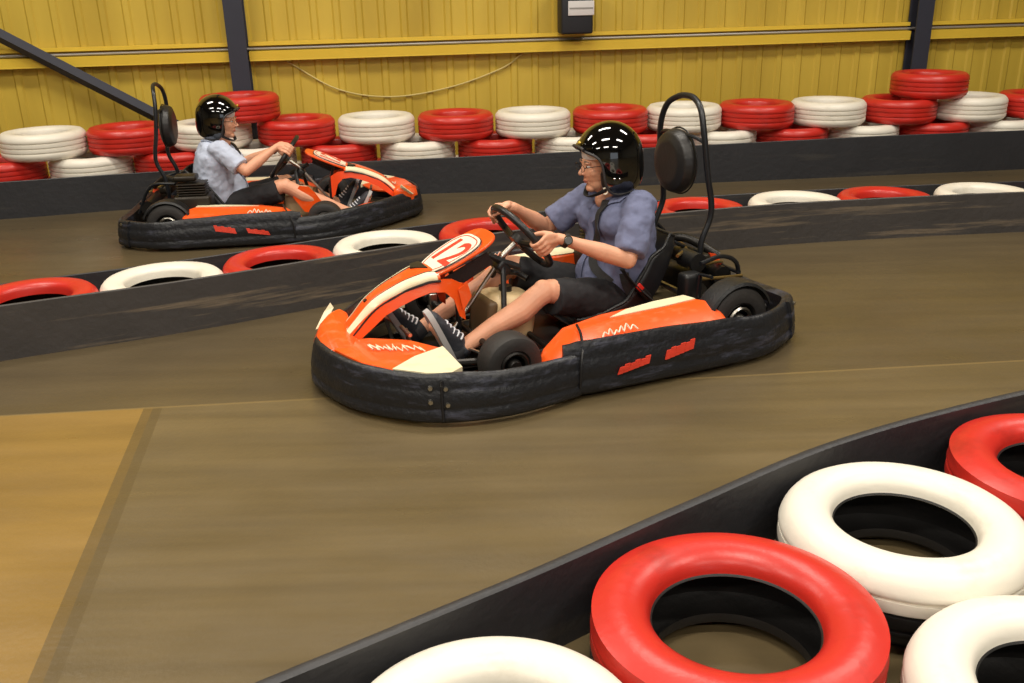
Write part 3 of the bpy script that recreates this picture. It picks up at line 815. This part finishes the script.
    # ---- roll hoop and headrest
    hp = [(-.80, .19, .09), (-.808, .2, .33), (-.816, .2, .42), (-.856, .2, .52), (-.858, .2, .60), (-.835, .195, .72), (-.815, .18, .90), (-.82, .14, 1.01), (-.835, .07, 1.055), (-.84, 0, 1.065)]
    hp = hp + [(x, -y, z) for x, y, z in hp[-2::-1]]
    rh = mesh_obj('roll_hoop', tube(hp, .0145, 12, sub=6), M['hoop'], K)
    mesh_obj('headrest_mount', tube([(-.838, .06, .765), (-.838, -.06, .765)], .010, 8), M['hoop'], rh)
    mesh_obj('hoop_crossbar', tube([(-.822, .185, .87), (-.80, .1, .895), (-.80, -.1, .895), (-.822, -.185, .87)], .009, 8, sub=4), M['hoop'], rh)
    mesh_obj('hoop_crossbar', tube([(-.81, .2, .36), (-.81, -.2, .36)], .011, 8), M['hoop'], rh)
    hr = organic('headrest', join(tube([(-.83, 0, .765), (-.815, 0, .765), (-.79, 0, .765), (-.75, 0, .765), (-.735, 0, .765)], [(.105, .115), (.135, .145), (.145, .155), (.13, .14), (.09, .10)], 28, up=(0, 0, 1))), M['pad'], K, .006, 6)
    mesh_obj('headrest_seam', tube([(-.806, .146 * math.cos(2 * PI * k / 40), .765 + .156 * math.sin(2 * PI * k / 40)) for k in range(40)], .004, 6, closed=True), M['black_plastic'], hr)
    # ---- engine bay behind the seat
    en = mesh_obj('engine', join(rbox((-.60, -.34, .20), (.26, .20, .24), .02), *[rbox((-.60, -.34, .33 + .018 * k), (.2, .17, .008), .002) for k in range(5)], rbox((-.64, -.33, .44), (.16, .14, .04), .015),
               rbox((-.9, -.02, .16), (.14, .34, .13), .025), rbox((-.86, .05, .30), (.1, .22, .06), .02)), M['engine'], K, angle=30)
    mesh_obj('exhaust_pipe', join(tube([(-.64, -.2, .36), (-.74, -.1, .36), (-.86, .0, .38), (-.98, .12, .30)], .022, 12, sub=5), tube([(-.95, -.28, .22), (-.95, .2, .22)], .05, 18)), M['dark_steel'], en)
    for bp in ([(-.70, .30, .27), (-.86, .30, .255), (-1.0, .28, .24)], [(-.72, .24, .31), (-.9, .2, .30), (-1.02, .1, .26)], [(-.68, .2, .36), (-.80, .1, .36), (-.9, -.1, .33)]):
        mesh_obj('brass_pipe', tube(bp, .008, 8, sub=4), M['brass'], en)
    mesh_obj('air_filter', join(tube([(-.76, .14, .33), (-.76, .26, .33)], .045, 18), rbox((-.7, .28, .22), (.1, .08, .16), .02)), M['black_plastic'], en)
    mesh_obj('rear_guard', join(tube([(-.72, .33, .35), (-.86, .30, .36), (-.98, .26, .30), (-1.02, .24, .18)], .011, 8, sub=5), tube([(-.72, -.33, .4), (-.9, -.30, .38), (-1.02, -.26, .18)], .011, 8, sub=5), tube([(-1.0, .26, .25), (-1.0, -.26, .25)], .011, 8)), M['hoop'], K)
    mesh_obj('orange_flap', prism([(-.915, .12, .325), (-.955, .12, .315), (-1.07, .10, .185), (-1.045, .10, .175), (-.975, .12, .215)], (0, .012, 0)), M['orange_red'], K, smooth=False)
    mesh_obj('orange_flap', prism([(-.93, .30, .215), (-.97, .30, .195), (-.98, .30, .125), (-.94, .30, .14)], (0, .014, 0)), M['orange_red'], K, smooth=False)
    for s in (1, -1):
        a0, a1 = math.radians(20), math.radians(165); rr = .170; rings = []
        for k in range(15):
            a = a0 + (a1 - a0) * k / 14
            rings.append([V((-.75 - rr_ * math.cos(a), y * s, .153 + rr_ * math.sin(a))) for rr_, y in ((rr, .50), (rr + .005, .50), (rr + .009, .55), (rr + .005, .60), (rr - .008, .608), (rr - .010, .602), (rr, .595), (rr + .004, .55))])
        mesh_obj('wheel_cover', loft(rings), M['black_plastic'], K)
        mesh_obj('cover_bracket', tube([(-.72, .42 * s, .31), (-.72, .33 * s, .30), (-.72, .3 * s, .08)], .009, 8), M['hoop'], K)
    return K

kart = make_kart('near orange and white racing kart numbered 12 in front of the middle barrier')

# ------------------------------------------------------------------ the driver (modelled in kart coordinates)
OFF = V((-.40, 0, .07))
def make_driver(label):
    D = empty('person', OFF, 0, label, 'person')
    def Q(name, geo, m, parent=D, **k): return mesh_obj(name, geo, m, parent, off=OFF, **k)
    # head, turned slightly to the right
    piv = V((-.43, 0, .70)); Rh = Matrix.Rotation(math.radians(-9), 3, 'Z') @ Matrix.Rotation(math.radians(6), 3, 'Y')
    def H(p): return piv + Rh @ (V(p) - piv) + V((-.009, 0, .005))
    def HG(g): return [H(p) for p in g[0]], g[1]
    head = join(ell((-.41, 0, .80), (.098, .076, .112)), ell((-.36, 0, .775), (.070, .062, .09)), ell((-.362, 0, .715), (.056, .052, .052)), ell((-.322, 0, .688), (.022, .028, .02)),
                ell((-.324, 0, .745), (.028, .038, .038)),
                limb([(-.301, 0, .795), (-.288, 0, .777), (-.279, 0, .764)], [.008, .010, .0118], 12), ell((-.289, .010, .76), (.010, .008, .007)), ell((-.289, -.010, .76), (.010, .008, .007)),
                ell((-.308, .028, .812), (.015, .024, .009)), ell((-.308, -.028, .812), (.015, .024, .009)),
                ell((-.330, .036, .766), (.022, .022, .026)), ell((-.330, -.036, .766), (.022, .022, .026)),
                ell((-.303, 0, .731), (.010, .021, .0055)), ell((-.305, 0, .719), (.010, .018, .0055)),
                ell((-.42, .076, .78), (.02, .012, .03)), ell((-.42, -.076, .78), (.02, .012, .03)))
    neck = limb([(-.455, 0, .60), (-.43, 0, .66), (-.405, 0, .73)], [.062, .056, .058])
    sh = {1: V((-.495, .172, .628)), -1: V((-.415, -.172, .61))}
    el_ = {1: V((-.355, .285, .408)), -1: V((-.225, -.265, .455))}
    Cw = V((.03, 0, .502)); th = math.radians(52.5); d = V((math.cos(th), 0, math.sin(th))); ax = V((-math.sin(th), 0, math.cos(th))); yh = V((0, 1, 0)); rw = .178
    def rimp(a): return Cw + d * (rw * math.cos(a)) + yh * (rw * math.sin(a))
    ga = {1: math.radians(91), -1: math.radians(-60)}
    parts = [HG(head), neck,
             # trunk (stays inside the clothes)
             tube([(-.43, 0, .13), (-.45, 0, .25), (-.465, 0, .38), (-.46, 0, .50), (-.45, 0, .58), (-.445, 0, .62)], [(.14, .10), (.13, .10), (.135, .10), (.14, .08), (.09, .05), (.055, .045)], 28, up=(1, 0, 0)),
             tube([sh[1] + V((0, -.02, -.045)), (-.45, 0, .575), sh[-1] + V((0, .02, -.045))], [.03, .045, .03], 16)]
    for s in (1, -1):
        S, Eb = sh[s], el_[s]; a = ga[s]; G = rimp(a); T = (-d * math.sin(a) + yh * math.cos(a)).normalized(); Bv = (d * math.cos(a) + yh * math.sin(a)).normalized()
        if T.z < 0: T = -T
        A = (Eb - G); A = (A - T * A.dot(T) * .75).normalized()
        A = (A - T * A.dot(T)).normalized(); Bq = (Bv - A * Bv.dot(A)).normalized()
        wrist = G + A * .085 + Bq * .004 - T * .012
        wr = wrist
        mid_ = wr.lerp(Eb, .62)
        parts.append(limb([S + V((0, -.01 * s, -.03)), S.lerp(Eb, .5), Eb], [.035, .044, .04]))
        parts.append(limb([wr, wr.lerp(Eb, .3), mid_, Eb], [(.026, .023), (.031, .029), .041, .039], up=ax))
        # palm
        R3 = Matrix((T, A, Bq)).transposed()
        parts.append(ell(G + A * .052 + Bq * .012, (.040, .046, .0155), R3))
        parts.append(limb([wr, G + A * .05 + Bq * .010], [.023, .022]))
        for i in range(4):
            off_ = T * ((1.5 - i) * .0205); k_ = (1, 1.08, 1.03, .88)[i]
            loc = [(.043, .016), (.024, .029), (.000, .031), (-.022, .019), (-.027, -.004), (-.014, -.022)]
            pts = [G + off_ * (1.05 if j < 2 else 1) + A * (p * (k_ if j < 3 else 1)) + Bq * (q * k_) for j, (p, q) in enumerate(loc)]
            parts.append(limb(pts[:5] if i == 3 else pts, [.0102, .0100, .0095, .0088, .0080, .0075][:5 if i == 3 else 6], 10))
        tp = [G + A * .07 + T * .02 + Bq * 0.0, G + A * .045 + T * .038 - Bq * .012, G + A * .018 + T * .046 - Bq * .024, G - A * .010 + T * .050 - Bq * .026]
        parts.append(limb(tp, [.0135, .0125, .0105, .009], 10))
    # legs
    hip = {1: V((-.40, .10, .15)), -1: V((-.40, -.10, .15))}
    kn = {1: V((0.0, .165, .283)), -1: V((.03, -.17, .315))}
    an = {1: V((.435, .17, .078)), -1: V((.50, -.145, .085))}
    for s in (1, -1):
        h_, k_, a_ = hip[s], kn[s], an[s]
        parts.append(limb([h_, h_.lerp(k_, .5), k_ + V((-.03, 0, -.002))], [.085, .07, .055]))
        c1 = k_.lerp(a_, .3) + V((-.008, 0, -.012))
        parts.append(limb([k_, k_.lerp(a_, .1), c1, k_.lerp(a_, .6), k_.lerp(a_, .88), a_], [.054, .052, .057, .043, .034, .034]))
        parts.append(ell(k_ + V((.012, 0, .012)), (.042, .042, .044)))
        toe = V((.56, .17, .235)) if s == 1 else V((.655, -.15, .20))
        heel = V((.455, .17, .035)) if s == 1 else V((.535, -.15, .03))
        parts.append(limb([heel + V((-.005, 0, .015)), a_.lerp(toe, .4), toe + V((-.02, 0, -.02))], [.028, .03, .022]))
    body = organic('body', join(*parts), M['skin'], D, .0042, 3, .5, off=OFF)
    # face details
    for s in (1, -1):
        ey = mesh_obj('eye', HG(ell((-.312, .030 * s, .795), (.012, .0135, .0085))), M['eye_white'], D, off=OFF)
        mesh_obj('iris', HG(ell((-.3035, .031 * s, .795), (.005, .0058, .0058))), M['iris'], ey, off=OFF)
        mesh_obj('eyebrow', HG(tube([(-.298, .016 * s, .815), (-.296, .03 * s, .821), (-.306, .048 * s, .816)], [.003, .0045, .002], 8, sub=3)), M['brow'], D, off=OFF)
    mesh_obj('lips', HG(join(tube([(-.304, -.019, .7250), (-.2945, -.008, .7275), (-.2938, 0, .7265), (-.2945, .008, .7275), (-.304, .019, .7250)], [.0015, .003, .003, .003, .0015], 8, sub=3), tube([(-.304, -.017, .7235), (-.2965, 0, .7195), (-.304, .017, .7235)], [.0015, .0034, .0015], 8, sub=3))), M['lips'], D, off=OFF)
    gl = []
    for s in (1, -1):
        gl.append(tube([H((-.275 - .006 * abs(math.cos(t)), (.033 + .025 * math.cos(t)) * s, .793 + .0165 * math.sin(t))) for t in [2 * PI * k / 24 for k in range(24)]], .0014, 6, closed=True))
        gl.append(tube([H((-.281, .058 * s, .797)), H((-.34, .072 * s, .797)), H((-.42, .079 * s, .79))], .0016, 6))
    gl.append(tube([H((-.277, -.009, .797)), H((-.273, 0, .799)), H((-.277, .009, .797))], .0015, 6))
    sg = mesh_obj('spectacles', join(*gl), M['dark_steel'], D, off=OFF)
    # liner cap band on the forehead
    Q('liner_cap', HG(organic_cap()), M['cap'])
    # helmet: shell cut by a face opening
    def full(g, c_, rz):
        out = []
        for p in g[0]:
            q = (p[2] - c_[2]) / rz
            if q < 0 and q > -.999:
                m_ = (1 - abs(q) ** 3.6) ** .5 / math.sqrt(1 - q * q)
                p = V((c_[0] + (p[0] - c_[0]) * m_, p[1] * m_, c_[2] + (p[2] - c_[2]) * 1.25))
            out.append(p)
        return out, g[1]
    shell = mesh_obj('helmet', full(ell((-.425, 0, .818), (.160, .134, .160), nu=64, nv=40), (-.425, 0, .818), .16), M['helmet'], None)
    inner = mesh_obj('tmp_in', full(ell((-.422, 0, .812), (.136, .112, .138), nu=48, nv=30), (-.422, 0, .812), .138), M['black_plastic'], None)
    cut = mesh_obj('tmp_cut', prism([(-.10, -.3, .895), (-.255, -.3, .893), (-.29, -.3, .872), (-.325, -.3, .848), (-.342, -.3, .82), (-.348, -.3, .78), (-.352, -.3, .735), (-.362, -.3, .70), (-.385, -.3, .672), (-.43, -.3, .658), (-.49, -.3, .660), (-.56, -.3, .685), (-.70, -.3, .69), (-.70, -.3, .55), (-.1, -.3, .55)], (0, .6, 0)), M['helmet_trim'], None, smooth=False)
    for t in (inner, cut):
        md = mod(shell, 'BOOLEAN', operation='DIFFERENCE', object=t, solver='EXACT')
    mod(shell, 'BEVEL', width=.004, segments=2, limit_method='ANGLE', angle_limit=math.radians(50))
    bake(shell, True, 35)
    for t in (inner, cut): bpy.data.objects.remove(t)
    shell.data.transform(Matrix.Translation(piv + V((-.009, 0, .005))) @ Rh.to_4x4() @ Matrix.Translation(-piv)); shell.data.transform(Matrix.Translation(-OFF)); shell.parent = D
    # brow peak and edge trim
    def on_shell(x, z, g=1.006):
        c_ = V((-.425, 0, .818)); qz = (z - c_.z) / (.160 if z > c_.z else .2); h2 = 1 - (abs(qz) ** 3.6 if qz < 0 else qz * qz); q = h2 - ((x - c_.x) / .160) ** 2
        return V((x, .134 * math.sqrt(max(q, 0)) * g, z))
    prof_ = [(-.286, .874), (-.30, .864), (-.325, .848), (-.342, .82), (-.348, .78), (-.352, .735), (-.362, .70), (-.385, .672), (-.43, .658), (-.49, .660)]
    tl = [on_shell(x, z) for x, z in prof_]; tr = [V((p.x, -p.y, p.z)) for p in tl]
    front = [V((-.277, .03, .888)), V((-.2755, 0, .889)), V((-.277, -.03, .888))]
    trim = tl[::-1] + [V((-.280, .062, .883))] + front + [V((-.280, -.062, .883))] + tr
    mesh_obj('edge_trim', HG(tube(trim, .0062, 8, sub=3)), M['helmet_trim'], shell, off=OFF)
    pk = []
    for k in range(13):
        a = math.radians(-42 + 84 * k / 12); f_ = max(0, math.cos(a * 2.1))
        x0, y0 = math.cos(a), math.sin(a)
        b0 = V((-.425 + .140 * x0, .118 * y0, .884)); t0 = V((-.425 + (.146 + .008 * f_) * x0, .1225 * y0, .887)); u0 = V((-.425 + .140 * x0, .118 * y0, .903))
        pk.append([b0, t0 + V((0, 0, -.006)), t0 + V((0, 0, .004)), u0])
    mesh_obj('helmet_peak', HG(loft(pk)), M['helmet'], shell, off=OFF)
    for x_, z_ in ((-.392, .742), (-.418, .738)):
        mesh_obj('snap_stud', HG(ell(on_shell(x_, z_, 1.01), (.0055, .004, .0055), nu=10, nv=6)), M['chrome'], shell, off=OFF)
    st_l = [(-.375, .098, .70), (-.345, .085, .682), (-.318, .055, .664), (-.302, .02, .655), (-.302, -.02, .655), (-.318, -.055, .664), (-.345, -.085, .682), (-.375, -.098, .70)]
    mesh_obj('chin_strap', HG(tube(st_l, [(.004, .012)] * len(st_l), 10, sub=4, up=(1, 0, .4))), M['web'], shell, off=OFF)
    for s in (1, -1):
        mesh_obj('cheek_pad', HG(limb([(-.365, s * .086, .76), (-.362, s * .088, .72), (-.365, s * .086, .695)], [.020, .019, .015], 14)), M['black_plastic'], shell, off=OFF)
    rg = [V((-.352, .104, .688)) + V((.0, .0, 0)) + V((.013 * math.cos(t), .002, .014 * math.sin(t))) for t in [2 * PI * k / 20 for k in range(3, 18)]]
    mesh_obj('strap_ring', HG(join(tube(rg, .0032, 6), tube([(-.372, .105, .702), (-.382, .107, .712)], .003, 6))), M['plate'], shell, off=OFF)
    mesh_obj('yellow_sticker', HG(ell((-.281, .02, .908), (.0065, .012, .0065), nu=10, nv=6)), M['girt'], shell, off=OFF)
    # ---- shirt
    def sl(s, S, Eb, r0, r1, r2, ext):
        e = S + (Eb - S) * ext
        return join(ell(S + V((0, -.01 * s, -.012)), (.078, .07, .068)), tube([S + V((0, -.02 * s, .0)), S.lerp(e, .5), e], [r0, r1, r2], 22))
    torso = tube([(-.435, 0, .10), (-.445, 0, .17), (-.475, 0, .26), (-.49, 0, .36), (-.488, 0, .46), (-.478, 0, .55), (-.465, 0, .615), (-.455, 0, .645)],
                 [(.185, .15), (.19, .16), (.19, .165), (.195, .160), (.203, .152), (.203, .135), (.165, .105), (.082, .078)], 36, up=(1, 0, 0))
    sg_ = join(torso, sl(1, sh[1], el_[1], .076, .077, .074, .90), sl(-1, sh[-1], el_[-1], .072, .072, .073, .82),
               ell((-.36, 0, .27), (.10, .12, .12)), ell((-.41, .09, .53), (.09, .085, .09)), ell((-.40, -.09, .53), (.09, .085, .09)))
    shirt_wr = bpy.data.textures.new('wrinkle', 'CLOUDS'); shirt_wr.noise_scale = .065; shirt_wr.noise_depth = 2
    shirt = organic('shirt', sg_, M['shirt'], None, .0075, 5, .5)
    md = mod(shirt, 'DISPLACE', strength=.024, mid_level=.5, texture_coords='LOCAL'); md.texture = shirt_wr
    mod(shirt, 'SMOOTH', iterations=1, factor=.4)
    bake(shirt)
    tree = BVHTree.FromPolygons([v.co.copy() for v in shirt.data.vertices], [tuple(p.vertices) for p in shirt.data.polygons])
    shirt.data.transform(Matrix.Translation(-OFF)); shirt.parent = D
    def hug(pts, g=.004, sub=6):
        out = []
        for p in cr(pts, sub):
            loc, nrm, i, dist = tree.find_nearest(p)
            out.append((loc + nrm * g, nrm))
        for _ in range(4):
            q = [(a.copy(), b.copy()) for a, b in out]
            for i in range(1, len(out) - 1):
                out[i] = ((q[i - 1][0] + q[i][0] * 2 + q[i + 1][0]) / 4, (q[i - 1][1] + q[i][1] * 2 + q[i + 1][1]).normalized())
        return out
    def strip(pts, w_, t, g=.003, sub=6):
        hs = hug(pts, g, sub); P = [a for a, b in hs]; rings = []
        for i, (p, nrm) in enumerate(hs):
            tt = (P[min(i + 1, len(P) - 1)] - P[max(i - 1, 0)]).normalized(); x = tt.cross(nrm).normalized()
            rings.append([p - x * w_ / 2, p + x * w_ / 2, p + x * w_ / 2 + nrm * t, p - x * w_ / 2 + nrm * t])
        return loft(rings)
    # collar: folded band round the neck with two points
    col = []
    for k in range(19):
        a = math.radians(-150 + 300 * k / 18); ca, sa = math.cos(a), math.sin(a)
        fr_ = max(0, ca)
        up_ = V((-.442 - ca * -.0, 0, 0)); bx = -.438
        x_in, y_in = bx + .070 * ca, .066 * sa
        ztop = .672 - .012 * ca - .02 * fr_
        col.append([V((x_in, y_in, ztop)), V((bx + .078 * ca, .074 * sa, ztop + .002)), V((bx + .105 * ca, .098 * sa, ztop - .036 - .022 * fr_)), V((bx + .098 * ca, .091 * sa, ztop - .037 - .022 * fr_))])
    colr = [[V((p.x, p.y, p.z)) for p in r] for r in col]
    # split at the front: rotate so that the opening faces forward
    front_open = []
    for k in range(21):
        a = math.radians(30 + 300 * k / 20); ca, sa = math.cos(a), math.sin(a); f_ = max(0, ca)
        bx = -.450; zt = .668 - .040 * f_ ** 1.2
        drop = .034 + .040 * f_ ** 2
        front_open.append([V((bx + .066 * ca, .062 * sa, zt - .004)), V((bx + .074 * ca, .07 * sa, zt + .003)), V((bx + (.104 + .02 * f_) * ca, .102 * sa, zt - drop)), V((bx + (.096 + .02 * f_) * ca, .094 * sa, zt - drop - .004))])
    for r_ in front_open:
        for q_ in (2, 3):
            loc, nrm, ix, dist = tree.find_nearest(r_[q_])
            r_[q_] = loc + nrm * (.010 if q_ == 2 else .004)
    mesh_obj('collar', loft(front_open), M['shirt'], shirt, off=OFF, angle=60)
    mesh_obj('button_placket', strip([(-.30, .012, .60), (-.26, .012, .54), (-.25, .012, .44), (-.25, .012, .34), (-.25, .012, .24)], .028, .003, .006), M['shirt'], shirt, off=OFF)
    # V of skin at the throat
    Q('throat', ell((-.388, 0, .628), (.038, .028, .045)), M['skin'])
    # ---- shorts
    so_ = []
    for s in (1, -1):
        h_, k_ = hip[s], kn[s]; e = h_.lerp(k_, .92)
        so_ += [tube([h_ + V((-.05, -.01 * s, 0)), h_.lerp(k_, .35), h_.lerp(k_, .65) + V((0, 0, -.008)), e + V((0, .0, -.022))], [(.10, .098), (.098, .094), (.088, .090), (.082, .094)], 24, up=(0, 1, 0))]
    so_.append(ell((-.43, 0, .145), (.15, .175, .085)))
    shorts = organic('shorts', join(*so_), M['shorts'], None, .0075, 4, .5)
    md = mod(shorts, 'DISPLACE', strength=.016, mid_level=.5, texture_coords='LOCAL'); md.texture = shirt_wr
    bake(shorts); shorts.data.transform(Matrix.Translation(-OFF)); shorts.parent = D
    # ---- shoes
    for s in (1, -1):
        toe = V((.572, .17, .268)) if s == 1 else V((.668, -.15, .225))
        heel = V((.462, .17, .022)) if s == 1 else V((.548, -.15, .012))
        a_ = an[s]; f = (toe - heel).normalized(); up_ = V((0, 1, 0)).cross(f); 
        if up_.x > 0: up_ = -up_              # instep side points back to the driver
        Lf = (toe - heel).length
        def S_(t, h): return heel + f * (Lf * t) + up_ * h
        shoe = organic('shoe', join(tube([S_(.02, .045), S_(.15, .052), S_(.35, .055), S_(.55, .042), S_(.75, .034), S_(.93, .026), S_(1.0, .022)], [(.030, .036), (.036, .052), (.037, .05), (.042, .038), (.045, .030), (.036, .022), (.018, .012)], 20, up=up_),
                          tube([S_(.12, .06), S_(.16, .085)], [(.036, .042), (.037, .044)], 20)), M['shoe'], D, .005, 4, off=OFF)
        rings = []
        for k in range(15):
            t = -.04 + 1.1 * k / 14; w_ = (.034 + .010 * math.sin(min(1, max(0, t)) * PI * .9)) * (max(.0, 1 - abs(2 * (t - .51) / 1.12) ** 5)) ** .5 + .004
            rings.append([S_(t, .0) + V((0, -w_, 0)), S_(t, .0) + V((0, w_, 0)), S_(t, .024) + V((0, w_ + .003, 0)), S_(t, .024) + V((0, -w_ - .003, 0))])
        mesh_obj('shoe_sole', loft(rings), M['sole'], shoe, off=OFF, angle=50)
        lc = []
        for k in range(5):
            t = .36 + .085 * k; h = .112 - .012 * k - .004 * k
            h = (.103, .094, .083, .075, .069)[k]
            lc.append(tube([S_(t, h - .022) + V((0, -.034, 0)), S_(t + .01, h) + V((0, -.012, 0)), S_(t + .01, h) + V((0, .012, 0)), S_(t, h - .022) + V((0, .034, 0))], .0042, 6, sub=4))
        mesh_obj('shoe_lace', join(*lc), M['lace'], shoe, off=OFF)
        shin = (kn[s] - a_).normalized()
        mesh_obj('sock', tube([a_ + shin * -.02, a_ + shin * .028], [.040, .039], 18), M['sock'], D, off=OFF)
    # ---- watch on the left wrist
    s = 1; a = ga[1]; G = rimp(a); Eb = el_[1]; T = (-d * math.sin(a) + yh * math.cos(a)).normalized()
    if T.z < 0: T = -T
    Bv = (d * math.cos(a) + yh * math.sin(a)).normalized(); A = (Eb - G); A = (A - T * A.dot(T)).normalized(); Bq = (Bv - A * Bv.dot(A)).normalized()
    wr = G + A * .085 + Bq * .004 - T * .012; arm = (Eb - wr).normalized(); wc = wr + arm * .035
    wt = mesh_obj('wristwatch', tube([wc - arm * .010, wc + arm * .010], [.0325, .034], 24), M['watch'], D, off=OFF)
    x = (V((.1, 1, .25)) - arm * V((.1, 1, .25)).dot(arm)).normalized()
    mesh_obj('watch_case', tube([wc + x * .027, wc + x * .041], .021, 20), M['chrome'], wt, off=OFF)
    mesh_obj('watch_dial', tube([wc + x * .041, wc + x * .0425], .0165, 20), M['dial'], wt, off=OFF)
    return D, hug, strip

def organic_cap():
    rings = []
    for k in range(17):
        a = math.radians(-75 + 150 * k / 16); ca, sa = math.cos(a), math.sin(a)
        rings.append([V((-.41 + .108 * ca, .088 * sa, .826)), V((-.41 + .112 * ca, .092 * sa, .832)), V((-.41 + .112 * ca, .094 * sa, .89)), V((-.41 + .10 * ca, .082 * sa, .89)), V((-.41 + .098 * ca, .08 * sa, .828))])
    return loft(rings)

driver, hug, strip = make_driver('driver in black open-face helmet, blue-grey shirt and black shorts steering the near orange kart')

# seat belt lying on the shirt (belongs to the kart)
sbm = mesh_obj('seat_belt', strip([(-.35, .06, .665), (-.31, .06, .63), (-.28, .06, .57), (-.26, .065, .50), (-.26, .08, .43), (-.28, .11, .35), (-.33, .17, .27)], .040, .005, .008, 6), M['web'], kart)
b2 = mesh_obj('lap_belt', join(strip([(-.38, .20, .32), (-.40, .21, .26), (-.44, .21, .20)], .045, .004, .010, 5), tube([(-.37, .215, .345), (-.40, .225, .30), (-.46, .232, .235), (-.52, .235, .18)], [(.006, .026)] * 4, 10, up=(0, 1, 0), sub=3)), M['web'], sbm)
mesh_obj('belt_buckle', rbox((-.475, .235, .225), (.10, .022, .038), .008, Matrix.Rotation(math.radians(-48) + PI, 3, 'Y')), M['black_plastic'], sbm)
mesh_obj('buckle_button', rbox((-.448, .246, .255), (.038, .012, .028), .004, Matrix.Rotation(math.radians(-48) + PI, 3, 'Y')), M['buckle_red'], sbm)

# second kart and driver: copies, made before the first pair is moved to its spot
kart2 = copy_tree(kart); kart2['label'] = 'orange racing kart on the far lane behind the middle barrier, heading right'
driver2 = copy_tree(driver); driver2['label'] = 'driver in dark helmet and pale blue-grey shirt in the far kart'
for o in driver2.children_recursive:
    if o.name.split('.')[0] in ('shirt', 'collar', 'button_placket', 'breast_pocket'):
        o.material_slots[0].link = 'OBJECT'; o.material_slots[0].material = M['shirt2']

def place(k, dr, loc, rz, sc=1):
    mt = Matrix.Translation(loc) @ Matrix.Rotation(rz, 4, 'Z') @ Matrix.Scale(sc, 4)
    k.matrix_world = mt
    dr.matrix_world = mt @ Matrix.Translation(OFF)
place(kart, driver, (.083, 4.195, 0), math.atan2(-.4185, -.908))
place(kart2, driver2, (-1.585, 6.65, 0), math.radians(6.5), .92)

# ------------------------------------------------------------------ camera, world
cd = bpy.data.cameras.new('camera'); cam = bpy.data.objects.new('camera', cd); C.objects.link(cam)
cd.sensor_width = 36; cd.lens = 36 * 950 / 1024; cd.clip_start = .05
cam.location = (0, 0, 1.6)
cam.rotation_euler = (Matrix.Rotation(math.radians(90 - 21), 3, 'X') @ Matrix.Rotation(math.radians(-1.3), 3, 'Z')).to_euler()
bpy.context.scene.camera = cam
wld = bpy.data.worlds.new('hall_daylight'); bpy.context.scene.world = wld; wld.use_nodes = True
bg = wld.node_tree.nodes['Background']; bg.inputs['Color'].default_value = (.86, .93, 1, 1); bg.inputs['Strength'].default_value = 1.3
vs_ = bpy.context.scene.view_settings
vs_.view_transform = 'Standard'; vs_.look = 'None'; vs_.gamma = 1; vs_.exposure = -0.1; vs_.use_curve_mapping = False
